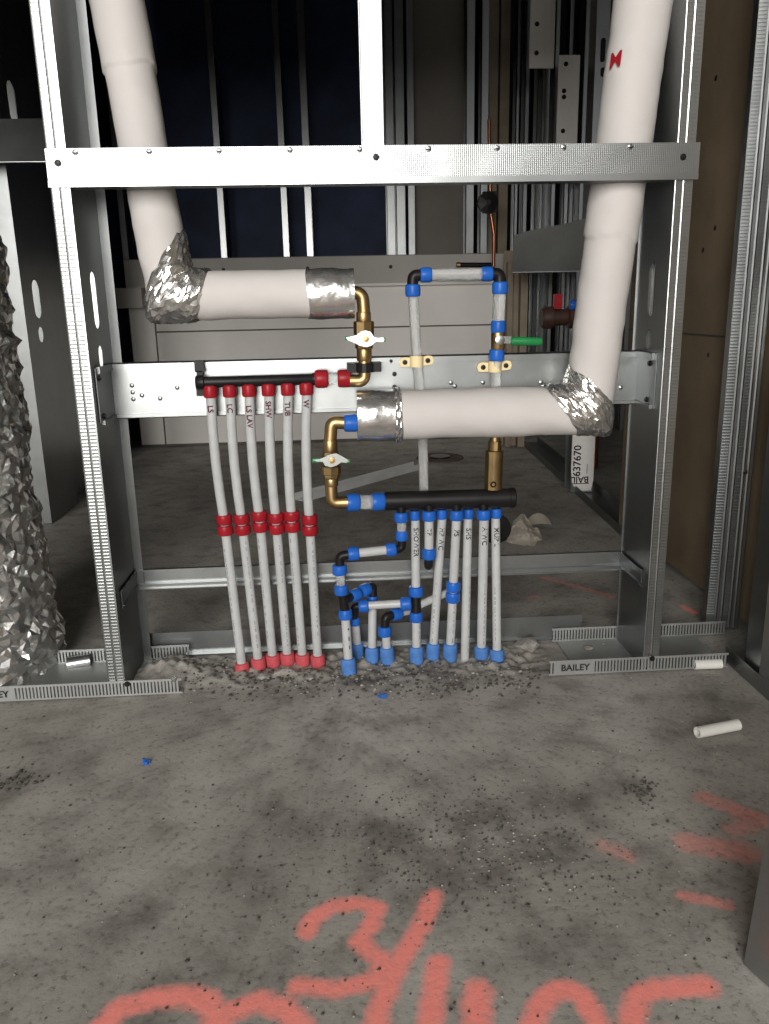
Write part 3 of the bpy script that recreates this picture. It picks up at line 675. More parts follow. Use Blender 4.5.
p0, p1 = P(367, 605.5, 0.100), P(402, 603.5, 0.092); tubep(t, [p0, p1], 0, r=0.0085, name='branch_tube')
ring(t, P(406, 603.8, 0.090), (p1-p0), 7, 5.5, BLUE, 'branch_collar'); ring(t, P(364, 606, 0.101), (p1-p0), 6.4, 5, BLUE, 'branch_collar')
mb = MB(); mb.tube(arc(P(360, 606, 0.102), P(354.5, 607, 0.104), P(354.8, 620, 0.106)), 0.0085, 14); build('elbow', mb, BLACK, t, smooth=40)
ring(t, P(355, 621, 0.107), Z, 4.8, 4.5, BLUE, 'branch_collar')
# short stub front row 2
t = thing('cold_stub', 'short white stub ending in a black elbow under the blue outlet manifold', 'pipe stub', P(429, 565, OF))
tb_ = tubep(t, [P(429, 519, OF), P(429, 550, OF)], 0, r=TB, name='tube'); ring(t, P(429, 553.5, OF), Z, 7, 5.5, BLUE, 'collar')
mb = MB(); mb.tube(arc(P(428.8, 557, OF), P(428.5, 566, OF), P(428.2, 563, OF+0.05)), 0.0092, 14); build('elbow', mb, BLACK, t, smooth=40)
lettering(tb_, 'TP', P(428.6, 531, OF), -Z, TB, 0.0125, INK)
straight('white riser leaning left from the second rear outlet of the blue manifold', (442, 519), OB, (433, 651), 0.104, 'HP WC', (), True, (7, 8.5))
straight('white riser with a double blue coupling halfway down', (456.5, 519), OF, (450, 652), 0.091, 'PS', ((454.3, 587.3, 5.2), (453.8, 598, 5.2)), True, (7, 9.5))
straight('white riser running into the slab without a bottom collar', (468, 518), OB, (464.8, 660), 0.094, 'SHS', (), False)
straight('thick white riser second from the right under the blue manifold', (484, 518), OF, (481.3, 652), 0.098, 'A WC', (), True, (7.2, 6.5), tr=0.0098)
straight('rightmost white riser under the blue manifold', (495.5, 517), OB, (497, 655), 0.085, 'MUP L', (), True, (7.2, 6))
# front outlet 1: stepped run to the left
t = thing('cold_riser', 'stepped white riser with black elbows and a tee, leftmost of the blue group', 'riser', G(349, 674), 'blue collared risers')
Q = lambda x, y, yy=0.072: P(x, y, yy)
tubep(t, [Q(401.5, 519, OF), Q(401.8, 534, OF)], 0, r=TB, name='tube', mat=CLEARPEX); ring(t, Q(401.8, 535.5, OF), Z, 6.2, 4.8, BLUE, 'collar')
mb = MB(); mb.tube(arc(Q(402, 539, OF), Q(402, 548.5, OF), Q(393, 549.5, 0.077)), 0.0088, 14); build('elbow', mb, BLACK, t, smooth=40)
p0, p1 = Q(354, 553.5), Q(391, 549.5, 0.077)
tubep(t, [p0, p1], 0, r=TB, name='tube'); ring(t, Q(391, 549.6, 0.077), p1-p0, 6.8, 5.2, BLUE, 'collar'); ring(t, Q(353.5, 553.6), p1-p0, 7, 5.5, BLUE, 'collar')
mb = MB(); mb.tube(arc(Q(349, 554.5), Q(339.8, 556), Q(339.8, 566)), 0.0092, 14); build('elbow', mb, BLACK, t, smooth=40)
ring(t, Q(339.7, 569.5), Z, 7.4, 5, BLUE, 'collar'); tubep(t, [Q(339.9, 573), Q(341, 586)], 0, r=TB, name='tube', mat=CLEARPEX)
ring(t, Q(341.3, 589.5), Z, 7, 5, BLUE, 'collar')
mb = MB(); mb.tube([Q(342.5, 593), Q(345, 611)], 0.0095, 14); mb.tube([Q(343.8, 601), Q(352, 596, 0.095)], 0.0088, 12); build('tee', mb, BLACK, t, smooth=40)
bp = P(348.7, 667, 0.056); tpp = Q(345, 611); dd = (bp-tpp).normalized()
ring(t, Q(345.4, 614.5), dd, 7, 5, BLUE, 'collar')
lt = tubep(t, [tpp, bp+dd*0.01], 0, r=TB, name='lower_tube'); ring(t, bp, dd, 7.6, 9, BLUEBASE, 'base_collar'); printline(lt, tpp+dd*0.03, bp-dd*0.03, TB, 0, side=0.5, mat=INK)
# branch behind the tee
p0, p1 = P(351, 596, 0.095), P(368, 589, 0.125); dd = (p1-p0).normalized()
ring(t, P(355, 595, 0.098), dd, 6.4, 5, BLUE, 'collar'); ring(t, P(365, 590, 0.118), dd, 6.6, 5, BLUE, 'collar')
mb = MB(); mb.tube(arc(P(367, 589, 0.122), P(372.8, 585.5, 0.128), P(372.8, 597, 0.126)), 0.0088, 14); build('elbow', mb, BLACK, t, smooth=40)
# three short risers from the slab
def short(label, top, Yt, base, Yb, brs):
    tp, bp = P(*top, Yt), P(*base, Yb); d = (bp-tp).normalized()
    t = thing('cold_riser', label, 'riser', (bp.x, bp.y, 0), 'blue collared risers')
    tubep(t, [tp, bp+d*0.01], 0, r=TB*0.98, name='tube'); ring(t, bp, d, brs[0], brs[1], BLUEBASE, 'base_collar'); return t, d
t, d = short('short white riser bent back to the tee, second from left in the blue group', (355.3, 624), 0.108, (357.8, 650), 0.121, (6.0, 9))
t, d = short('white riser under a small black elbow, third from left in the blue group', (372.6, 600), 0.126, (372, 655), 0.110, (7, 8)); ring(t, P(372.7, 599, 0.126), d, 5.4, 3, BLUE, 'collar')
t, d = short('very short white riser with black elbow on top, fourth in the blue group', (386, 634), 0.094, (387.2, 655), 0.097, (7.2, 9))
ring(t, P(384.8, 631, 0.094), Z, 6.7, 5, BLUE, 'collar')
mb = MB(); mb.tube(arc(P(384.7, 627, 0.094), P(385.5, 616.5, 0.095), P(394, 614.8, 0.103)), 0.0092, 14); build('elbow', mb, BLACK, t, smooth=40)
p0, p1 = P(391, 615.3, 0.10), P(410, 611, 0.125); ring(t, P(396.5, 614, 0.105), p1-p0, 6.4, 5, BLUE, 'collar'); tubep(t, [p0, p1], 0, r=0.0075, name='branch_tube')
# ---- upper blue loop
UY = 0.108
t = thing('circulation_loop', 'translucent pipe loop with blue collars, cream clips and green lever valve', 'pipe loop', P(455, 365, UY))
q0 = P(424, 495, UY+0.03); tubep(t, [P(413, 294, UY-0.01), P(417, 362, UY-0.002), P(420, 395, UY), P(423, 440, UY+0.018), q0], 0, r=0.0098, mat=CLEARPEX, name='left_tube')
printline(t, P(414.5, 300, UY-0.01), P(417, 352, UY-0.002), 0.0100, 0, side=0.2)
ring(t, P(412.8, 290.5, UY-0.012), Z, 7.7, 6, BLUE, 'collar')
mb = MB(); mb.tube(arc(P(412.5, 287, UY-0.012), P(413, 275.5, UY-0.012), P(423, 275, UY-0.012)), 0.0105, 16); build('elbow', mb, BLACK, t, smooth=40)
ring(t, P(426, 275, UY-0.012), X, 7.5, 5.8, BLUE, 'collar')
tubep(t, [P(428, 275, UY-0.012), P(484, 274, UY-0.012)], 0, r=0.0112, mat=CLEARPEX, name='top_tube'); ring(t, P(487, 274, UY-0.012), X, 7.3, 5.6, BLUE, 'collar')
mb = MB(); mb.tube(arc(P(490, 274, UY-0.012), P(499.5, 274, UY-0.012), P(500, 286, UY-0.012)), 0.0115, 16); build('elbow', mb, BLACK, t, smooth=40)
ring(t, P(500, 288, UY-0.012), Z, 7.9, 6, BLUE, 'collar'); tubep(t, [P(499.5, 292, UY-0.012), P(498.3, 322, UY-0.01)], 0, r=0.0122, mat=CLEARPEX, name='right_tube')
ring(t, P(498.2, 326.5, UY-0.01), Z, 7.4, 6, BLUE, 'collar'); ring(t, P(496.6, 355, UY-0.008), Z, 7.6, 5.8, BLUE, 'collar')
mb = MB(); mb.tube2(P(498, 331, UY-0.01), -Z, [(0, 0.011), (0.004, 0.0135), (0.032, 0.0135), (0.036, 0.011)], 10); build('valve_body', mb, BRASS, t, smooth=35)
mb = MB(); hb = P(499, 340, UY-0.024); mb.lathe(hb, -Yv, [(0, 0.009), (0.012, 0.009), (0.013, 0.005)], 12); mb.bar(hb+Vector((0.0, -0.010, 0.001)), P(511, 340, UY-0.034), 0.004, 0.013); lv = build('lever', mb, CHROME, t, smooth=40)
mb = MB(); a = P(510, 341, UY-0.034); c_ = P(541.5, 341.5, UY-0.034); mb.tube([a, a+(c_-a)*0.1, a+(c_-a)*0.9, c_], [0.005, 0.0085, 0.008, 0.006], 10); build('grip', mb, GREEN, lv, smooth=60)
tubep(t, [P(496.5, 358, UY-0.008), P(495.5, 380, UY), P(495, 430, UY-0.005), P(495, 438, MY)], 0, r=0.0105, mat=CLEARPEX, name='right_tube')
for x, y in ((416.5, 361.5), (494.8, 366.5)):
    mb = MB(); c0 = P(x, y, UY-0.002); s_ = mpp(c0)
    mb.lathe(c0+Z*5.4*s_, -Z, [(0, 6.8*s_), (10.8*s_, 6.8*s_)], 16)
    out = [(-17.5, 0), (-16, 4), (-12, 5), (-6, 4), (6, 4), (12, 5), (16, 4), (17.5, 0), (16, -4), (12, -4.6), (-12, -4.6), (-16, -4)]
    mb.plate([(a*s_, c_*s_+(0.0001*a)) for a, c_ in out], [], Vector((c0.x, BY-0.006, c0.z)), X, Z, 0.006)
    cl = build('pipe_clip', mb, CREAM, t, smooth=40)
    for e in (-11.5, 11.5): screw(cl, Vector((c0.x+e*s_, BY-0.012, c0.z+0.0001*e)), r=0.004)
# ------------------------------------------------------------------ foil duct at the left
t = thing('foil_duct', 'large crumpled foil wrapped duct standing at the left edge', 'duct', (-0.775, 0.17, 0))
def duct(u, th):
    z = 0.004+u*1.75; r = 0.150+0.02*max(0, 1-z/0.25)-0.012*max(0, (z-0.5))
    p = Vector((r*math.cos(th)*1.0, r*math.sin(th), z)); tw = 0.0
    r += crumple(Vector((p.x, p.y, p.z*1.7+0.25*p.x)), 8, 0.014)+crumple(Vector((p.x+5, p.y+2, p.z*1.6+0.4*p.y)), 19, 0.003)
    if abs(z-0.70) < 0.03: r += -0.012*math.exp(-((z-0.70+0.01*math.sin(th))/0.008)**2)+0.01*math.exp(-((z-0.675+0.01*math.sin(th))/0.01)**2)
    return Vector((-0.775, 0.17, 0))+Vector((r*math.cos(th), r*math.sin(th), z))
facets(t, 'foil_wrap', duct, FOIL, 84, 170, 0.0034, close=True)
mb = MB(); p = P(75, 664, 0.14); mb.tube([p+Vector((-0.015, 0, 0.0)), p+Vector((0.03, 0.01, 0.002))], 0.016, 12)
e = build('pipe_offcut', mb, STEEL, smooth=40, org=p-Z*0.016); tag(e, 'stubby metal pipe end lying between the foil duct and the left stud', 'pipe offcut')
# ------------------------------------------------------------------ right side wall (plywood, studs, track)
rw = build('wall_side_right', MB().box((0.895, -1.3, 0.028), (0.913, 0.98, 4.68)), PLY, kind='structure')
mb = MB(); mb.box((0.893, 0.28, 0.64), (0.8955, 0.98, 0.644)); build('joint', mb, BLACK, rw)
for px_, py_ in ((716, 78), (715, 228), (703, 250), (708, 355)):
    p = PX(px_, py_, 0.894); mb = MB(); mb.lathe(p, -X, [(0, 0.006), (0.001, 0.005)], 8); build('nail_head', mb, BLACK, rw)
# ribbed stud that closes the corner
t = thing('steel_stud', 'wide ribbed stud against the brown plywood at the right', 'stud', (0.83, 0.12, 0), 'right wall studs')
mb = MB(); o = Vector((0.822, 0.200, 0.003)); vd = (Vector((0.892, 0.186, 0))-Vector((0.822, 0.200, 0))).normalized(); ud = Vector((vd.y, -vd.x, 0)); wd = 0.070
ud = -ud if ud.y > 0 else ud
axs = (vd, ud, Z)
mb.box((0, -0.0015, 0), (wd, 0, HT), axs, o)
for a in (0.018, 0.030, 0.048, 0.058): mb.wedge(0, HT, a, a+0.006, -0.0012, (Z, ud, vd), o)
z = 0.03
while z < 1.7:
    for a, c_ in ((0.001, 0.017), (0.037, 0.047)): mb.wedge(a, c_, z, z+0.0042, -0.0003, axs, o)
    z += 0.0066
build('ribbed_face', mb, STEEL, t)
mb = MB(); mb.box((wd-0.0015, -0.034, 0), (wd, 0.0, HT), axs, o); build('side_flange', mb, STEEL, t)
mb = MB(); mb.box((0, -0.034, 0), (0.0015, 0, HT), axs, o); build('side_flange', mb, STEEL, t)
screw(t, P(745, 472, 0.168), mat=CHROME)
def rstud(label, ya, yb, x0, holes):
    t = thing('steel_stud', label, 'stud', (x0, (ya+yb)/2, 0), 'right wall studs')
    stud_parts(t, (x0, yb, 0.003), Vector((0, -1, 0)), X, HT, fw=yb-ya, dep=0.088, web_at=1, holes=holes)
rstud('smooth stud with an oval hole at the right edge of the frame', -0.085, -0.030, 0.795, ((0.045, 0.71, 0.035, 0.10), (0.045, 0.62, 0.03, 0.032)))
t = thing('floor_track', 'plain floor track running toward the viewer along the right wall', 'floor track', (0.80, -0.5, 0))
mb = MB(); mb.box((0.785, -0.62, 0.001), (0.7865, 0.03, 0.034)); build('inner_flange', mb, STEEL, t)
mb = MB(); mb.box((0.7865, -0.62, 0.001), (0.890, 0.03, 0.0025)); build('web', mb, STEEL, t)
# near dark upright at the lower right
g = G(744.5, 967); 
t = thing('door_post', 'dark steel post standing close at the lower right corner', 'post', (g.x, g.y, 0))
tilt = Vector((0.055, 0, 1)).normalized(); 
ux = Vector((0.35, -0.94, 0)).normalized(); uy = Vector((0.94, 0.35, 0)).normalized()
mb = MB(); mb.box((0, 0, 0.002), (0.16, 0.0018, 1.15), (ux, uy, tilt), g); build('face', mb, STEEL, t)
mb = MB(); mb.box((-0.0018, 0, 0.002), (0, 0.035, 1.15), (ux, uy, tilt), g); build('return_edge', mb, STEEL, t)
# ------------------------------------------------------------------ back room
BW = 2.93
def bx(px_, py_=300, Y=BW): return P(px_, py_, Y)
z_sill1, z_sill0, z_mid = bx(300, 256).z, bx(300, 285).z, bx(300, 329).z
wb = build('wall_back_low', MB().box((bx(126).x, BW+0.03, 0.0), (bx(528).x, BW+0.09, z_sill1)), GREYBOARD, kind='structure')
def pan(x0, x1, z0, z1, mat, y0=BW, name='board'):
    return build(name, MB().box((x0, y0, z0), (x1, BW+0.03, z1)), mat, wb)
xa, xm, xb = bx(128).x, bx(153).x, bx(520).x
pan(xm+0.004, xb, 0.015, z_mid-0.004, DRYWALL); pan(xa, xm-0.004, 0.015, z_sill0-0.03, DRYWALL)
pan(xm+0.004, xb, z_mid+0.004, z_sill0-0.01, DRYWALL, BW+0.006)
pan(xa, xb+0.02, z_sill0, z_sill1-0.006, SILL, BW-0.015, 'sill_track')
build('sill_lip', MB().box((bx(250).x, BW-0.03, z_sill0-0.012), (xb, BW, z_sill0)), DRYWALL, wb)
for px_ in (226, 309, 391): screw(wb, Vector((bx(px_).x, BW-0.016, (z_sill0+z_sill1)/2+0.01)), r=0.008)
pan(bx(121).x, bx(146).x, z_sill0-0.10, z_sill0+0.0, SILL, BW-0.09, 'block')
wn = build('wall_membrane', MB().box((-2.4, BW+0.24, 0.0), (bx(412).x, BW+0.26, 4.68)), NAVY, kind='structure')
wl = build('wall_side_left', MB().box((-1.44, 0.9, 0.0), (-1.42, BW+0.2, 4.68)), NAVY, kind='structure')
zc = 4.6
def bstud(wall, px_, wpx, dep=0.09, z0=None, Y=BW+0.05, side=1, mat=STEEL, z1=zc, py_=200):
    a, c_ = P(px_-wpx/2, py_, Y).x, P(px_+wpx/2, py_, Y).x
    z0 = z_sill1+0.001 if z0 is None else z0
    e = link(bpy.data.objects.new('stud', None)); e.parent = wall; e.location = (a, Y, z0); ORG[e.name] = Vector((a, Y, z0))
    mb = MB(); mb.box((a, Y, z0), (c_, Y+0.002, z1)); wx = c_-0.002 if side else a
    mb.box((wx, Y, z0), (wx+0.002, Y+dep, z1)); mb.box((a, Y+dep, z0), (c_, Y+dep+0.002, z1)); lx = a if side else c_-0.002
    mb.box((lx, Y, z0), (lx+0.002, Y+0.016, z1))
    bpy.data.objects.remove(e)
    return build('stud', mb, mat, wall)
for px_, wpx, sd in ((220.5, 6.5, 1), (284, 6.5, 1), (308, 7, 0), (391, 8, 1), (401, 9, 1), (411.5, 7, 0)): bstud(wn, px_, wpx, side=sd)
# grey board bay and studs right of it
wg = build('wall_board_bay', MB().box((bx(415, 150).x, BW+0.15, z_sill1), (bx(468, 150).x, BW+0.17, 4.68)), GREYBOARD, kind='structure')
bstud(wg, 470, 8); bstud(wg, 484, 7)
for px_, wpx, z0_, mt_, nm in ((492, 9, z_sill1, WOOD, 'timber'), (503, 9, 0.3, WOOD, 'timber')):
    a, c_ = P(px_-wpx/2, 200, BW+0.1).x, P(px_+wpx/2, 200, BW+0.1).x
    build(nm, MB().box((a, BW+0.1, z0_), (c_, BW+0.14, zc)), mt_, wg)
# low timber posts at the end of the low wall
e = thing('timber_frame', 'pale timber door frame standing at the far end of the low white wall', 'door frame', Vector((bx(515).x, BW-0.3, 0)))
Yp = BW-0.35
for x0, x1, y1 in ((507, 512, 262), (520, 527, 247)):
    a, c_ = P(x0, 330, Yp).x, P(x1, 330, Yp).x; build('post', MB().box((a, Yp, 0.003), (c_, Yp+0.05, P(515, y1, Yp).z)), WOOD, e)
build('board', MB().box((P(505, 330, Yp).x, Yp+0.05, 0.003), (P(524, 330, Yp).x, Yp+0.062, P(515, 250, Yp).z)), WOOD, e)
# stud wall beyond on the right
wr_ = build('wall_far_right', MB().box((bx(500, 200, 3.6).x, 3.62, 0), (3.3, 3.66, 4.68)), DARKWALL, kind='structure')
Yr = 3.05
for px_, wpx, sd in ((516, 3, 1), (525, 4, 1), (533, 4, 0), (541.5, 4, 1), (546, 8, 1), (553, 4, 0), (566, 4, 1), (575, 3, 1), (584, 10, 0), (606, 6, 1), (622, 8, 0), (634, 5, 1)):
    bstud(wr_, px_, wpx, Y=Yr+random.uniform(-0.2, 0.15), side=sd, z0=0.004)
def fplate(x0, x1, y0, y1, Y, mat, name, wall):
    a, c_ = P(x0, (y0+y1)/2, Y), P(x1, (y0+y1)/2, Y)
    o = build(name, MB().box((a.x, Y, P(x0, y1, Y).z), (c_.x, Y+0.012, P(x0, y0, Y).z)), mat, wall); return o
for x0, x1, y0, y1, hl in ((531, 556, -90, 68, ((537, 24), (536.5, 53))), (557, 578, 55, 176, ((566, 64), (564, 91), (564, 97), (563, 131)))):
    o = fplate(x0, x1, y0, y1, 2.72, DRYWALL, 'backing_plate', wr_)
    for h in hl: screw(o, P(*h, 2.719), r=0.009)
o = bstud(wr_, 600, 14, Y=2.3, side=0, z0=0.004, py_=100)
for cy, hh in ((50, 20), (72, 8)):
    p = P(603, cy, 2.298); build('knockout', MB().plate([(q[0], q[1]) for q in knock(0, 0, 0.022, hh*0.0047)], [], p, X, Z, -0.002), BLACK, wr_)
# sloping steel strap
t = thing('steel_strap', 'wide dull steel strap with a sloping top edge behind the right wrapped pipe', 'strap', P(560, 250, 2.296))
mb = MB(); pl = [P(x, y, 2.296) for x, y in ((512, 272), (512, 236), (528, 231), (560, 225), (596, 216), (640, 205), (640, 272))]
zq = min(q.z for q in pl); mb.plate([(q.x, q.z-zq) for q in pl], [], Vector((0, 2.299, zq)), X, Vector((0, -0.22, 1)), 0.003); build('sheet', mb, STEEL, t)
mb = MB(); p0, p1 = P(512, 272, 2.296), P(640, 272, 2.296); mb.box((p0.x, 2.286, p0.z-0.004), (p1.x, 2.296, p0.z)); build('folded_edge', mb, STEEL, t)
# far red handled valve
t = thing('far_valve', 'dark round valve with a red handle in the shadows behind the right pipe', 'valve', P(560, 318, 2.0))
mb = MB(); a, c_ = P(541, 318, 2.0), P(600, 316, 2.0); s_ = mpp(a); mb.lathe(a, (c_-a), [(0, 9*s_), (3*s_, 11*s_), (11*s_, 11*s_), (12*s_, 8*s_), (26*s_, 8*s_), (27*s_, 11*s_), (58*s_, 9*s_)], 16); build('body', mb, simple('dark_bronze', (0.06, 0.030, 0.022), 0.5), t, smooth=40)
mb = MB(); mb.box((P(553, 300, 1.98).x, 1.96, P(553, 309, 1.98).z), (P(561, 300, 1.98).x, 1.98, P(553, 294, 1.98).z)); mb.lathe(P(558, 309, 2.0), Z, [(0, 0.012), (0.03, 0.012)], 10); build('handle', mb, RED, t)
ring(t, P(574, 305, 1.97), X, 5, 4.5, BLUE, 'collar')
q = P(600, 316, 2.0); mb = MB(); mb.tube(arc(P(590, 317, 2.0), q, Vector((q.x, 2.0, 0.004))), 0.02, 12); build('drop_pipe', mb, COPPER, t, smooth=60)
# copper pipe with black valve
t = thing('copper_pipe', 'thin copper pipe with a black valve at the far wall', 'pipe', P(493, 265, 2.6))
mb = MB(); mb.tube([P(489, 120, 2.6), P(490, 185, 2.6), P(491, 215, 2.6), P(494, 235, 2.6), P(493.5, 266, 2.6), P(493.5, 266, 2.62), Vector((P(493.5, 266, 2.6).x, 2.914, P(493.5, 266, 2.6).z))], 0.0085, 10); build('pipe', mb, COPPER, t, smooth=60)
mb = MB(); p = P(487, 203, 2.58); mb.tube2(p+Yv*0.02, -Yv, [(0, 0.045), (0.02, 0.05), (0.05, 0.05), (0.055, 0.03), (0.06, 0.012)], 9); mb.box((p.x-0.02, 2.56, p.z-0.045), (p.x+0.045, 2.6, p.z+0.05)); build('valve', mb, BLACK, t)
mb = MB(); mb.tube([P(458, 265, 2.6), P(491, 265, 2.6)], 0.012, 10); hr = build('stub', mb, BLACK, t, smooth=60)
mb = MB(); mb.tube([P(456.5, 265, 2.6), P(460, 265, 2.6)], 0.0135, 10); build('end_ring', mb, BRASS, hr, smooth=60)
# track at the foot of the right hand opening, stud with printed label
a, c_ = G(520, 443), G(622, 537)
t = thing('floor_track', 'long floor track receding along the right side opening', 'floor track', (a+c_)/2)
d = (c_-a).normalized(); sdv = Vector((-d.y, d.x, 0)); sdv = sdv if sdv.x > 0 else -sdv
mb = MB(); mb.box((0, 0, 0.001), ((c_-a).length, 0.0015, 0.032), (d, sdv, Z), a); build('inner_flange', mb, STEEL, t)
mb = MB(); mb.box((0, 0.0015, 0.001), ((c_-a).length, 0.092, 0.0025), (d, sdv, Z), a); build('web', mb, STEEL, t)
mb = MB(); mb.box((0, 0.092, 0.001), ((c_-a).length, 0.0935, 0.032), (d, sdv, Z), a); build('outer_flange', mb, STEEL, t)
lb = G(588, 493)
t = thing('steel_stud', 'stud with a white printed paper label below the right foil elbow', 'stud', lb)
yl = lb.y; q00, q10 = P(571.5, 460, yl).x, P(594, 460, yl).x
stud_parts(t, (q00, yl, 0.004), X, Yv, 0.62, fw=q10-q00, dep=0.09, web_at=1)
zlo, zhi = P(583, 491, yl).z, P(583, 425, yl).z
mb = MB(); pl = [(q00-0.001, P(571, 470, yl).z), (q00+0.006, P(575, 484, yl).z), (q00+0.03, zlo), (q10-0.008, zlo+0.002), (q10, P(593, 480, yl).z), (q10, zhi), (q00, zhi)]
mb.plate(pl, [], Vector((0, yl-0.0014, 0)), X, Z, 0.001); lab = build('paper_label', mb, PAPER, t)
s_ = mpp(lb)
text_on('637670', 10.5*s_, P(577.5, 461, yl-0.003), Z, -X, 'printed_number', INK, lab)
text_on('BAIL', 9.0*s_, P(580, 479.5, yl-0.003), -X, -Z, 'printed_name', INK, lab)
mb = MB(); p = P(580, 484, yl-0.003); mb.box((p.x-9*s_, yl-0.0032, p.z), (p.x+9*s_, yl-0.003, p.z+0.8*s_)); build('printed_rule', mb, INK, lab)
mb = MB(); p = P(587, 470, yl-0.003); mb.box((p.x-0.4*s_, yl-0.0032, p.z-4*s_), (p.x+0.5*s_, yl-0.003, p.z+6*s_)); build('printed_rule', mb, GREYINK, lab)
for px_, py_, wpx in ((632, 470, 6), (638, 480, 4)):
    g = P(px_, py_, 0.62)
# studs at the left
def lstud(label, g0, dep, h, fw, holes, rot=0.0):
    t = thing('steel_stud', label, 'stud', g0, 'left wall studs')
    v = Vector((math.sin(rot), math.cos(rot), 0)); u = Vector((math.cos(rot), -math.sin(rot), 0))
    stud_parts(t, g0-u*fw+Z*0.003, u, v, h, fw=fw, dep=dep, web_at=1, holes=holes, t=0.002, lip=0.012)
    return t
zk = PX(36, 300, -1.02).z
lstud('tall stud with a keyhole cutout just right of the foil duct', G(52, 524), 0.30, 2.75, 0.075, ((0.13, zk, 0.07, 0.13), (0.13, zk-0.12, 0.05, 0.055), (0.13, zk+0.62, 0.07, 0.13), (0.13, zk+0.50, 0.05, 0.055)))
lstud('plain stud behind the keyhole stud at the left wall', G(76, 497), 0.152, 2.75, 0.05, ())
lstud('bright edged stud at the far left corner of the low white wall', G(120, 452), 0.20, 2.75, 0.065, ((0.1, 1.6, 0.06, 0.12),))
g = G(108, 470); lstud('grey stud nearer the viewer in the far left corner', g, 0.152, 2.75, 0.12, ())
g = G(140, 444); lstud('slim stud behind the left wrapped pipe', g+Vector((0.03, 0.03, 0.0)), 0.09, 2.75, 0.03, ())
# bridging sheet at upper left
t = thing('bridging_sheet', 'dark horizontal bridging sheet between studs at the upper left', 'metal sheet', P(20, 140, 1.3))
pa, pb = P(-60, 140, 1.25), P(52, 140, 1.25)
zz0, zz1 = P(20, 163, 1.25).z, P(20, 112, 1.25).z; tl_ = Vector((0, 0.36, 1)).normalized()
mb = MB(); mb.box((0, 0, 0), (pb.x-pa.x, 0.002, zz1-zz0), (X, Vector((0, 1, -0.36)).normalized(), tl_), Vector((pa.x, 1.25, zz0))); build('sheet', mb, STEEL, t)
mb = MB(); mb.box((pa.x, 1.235, P(20, 163, 1.25).z), (pb.x, 1.25, P(20, 163, 1.25).z+0.002)); build('folded_edge', mb, STEEL, t)
# ------------------------------------------------------------------ things on the floor
a, c_ = G(300, 501), G(419, 468); a.z = c_.z = 0.006
t = thing('loose_stud', 'loose silver steel channel lying on the slab behind the brass valve', 'metal channel', (a+c_)/2-Z*0.006)
d = (c_-a).normalized(); sdv = Vector((-d.y, d.x, 0)); L = (c_-a).length
mb = MB(); mb.box((0, -0.030, -0.005), (L, 0.030, -0.0035), (d, sdv, Z), a); build('web', mb, ZINC, t)
for e in (-0.030, 0.0285):
    mb = MB(); mb.box((0, e, -0.0035), (L, e+0.0015, 0.022), (d, sdv, Z), a); build('flange', mb, ZINC, t)
mb = MB(); mb.box((0, -0.006, -0.0035), (L, 0.006, 0.0), (d, sdv, Z), a); build('rib', mb, ZINC, t)
g = G(440, 458)
t = thing('floor_drain', 'dark round drain cover set in the slab behind the frame', 'drain', g)
mb = MB(); mb.lathe(g, Z, [(0.0, 0.115), (0.006, 0.112), (0.007, 0.07), (0.004, 0.068)], 28); build('flange_ring', mb, simple('rusty_iron', (0.085, 0.06, 0.045), 0.8), t, smooth=40)
mb = MB(); mb.lathe(g+Z*0.005, Z, [(0, 0.052), (0.006, 0.05), (0.008, 0.02)], 20); build('cap', mb, BLACK, t, smooth=40)
# crumpled clear film behind the manifold, dark round cap beside it
t = thing('plastic_scrap', 'crumpled beige translucent plastic scrap on the slab right of the blue manifold', 'plastic scrap', G(525, 542))
g = G(525, 542); mb = MB(); N = 14; vs = []; s_ = mpp(g)
for j in range(N+1):
    for i in range(N+1):
        u, v_ = i/N, j/N; wid = 19*(1-0.35*v_)*(1 if True else 0)
        x = g.x+((u-0.5)*2*wid - 1 + 4*v_)*s_; z = 0.004+v_*22*s_*(0.8+0.35*math.sin(u*5)+0.1*noise.noise((u*6, v_*6, 0)))
        y = g.y+0.03*v_+0.03*noise.noise((u*4, v_*4, 2))+0.012*noise.noise((u*11, v_*11, 3))-0.05*math.sin(u*PI)*(1-v_)
        vs.append((x, y, z))
mb.add(vs, [(j*(N+1)+i, j*(N+1)+i+1, (j+1)*(N+1)+i+1, (j+1)*(N+1)+i) for j in range(N) for i in range(N)])
build('crumpled_sheet', mb, FILM, t, smooth=25)
mb = MB(); vs = []
for j in range(3):
    for i in range(9): vs.append((g.x+(12+i*3.6)*s_, g.y+0.16+0.03*j, 0.004+abs(12*s_*math.sin(i*0.35)*(1-abs(j-1)*0.8))))
mb.add(vs, [(j*9+i, j*9+i+1, (j+1)*9+i+1, (j+1)*9+i) for j in range(2) for i in range(8)]); build('trailing_tail', mb, FILM, t, smooth=25)
g = P(497, 530, 0.17); mb = MB(); mb.lathe(g+Yv*0.012, -Yv, [(-0.02, 0.03), (0, 0.032), (0.006, 0.032), (0.009, 0.026), (0.009, 0.0)], 24)
t = thing('black_cap', 'round black plastic cap behind the rightmost blue collared riser', 'cap', g); build('cap', mb, BLACK, t, smooth=40)
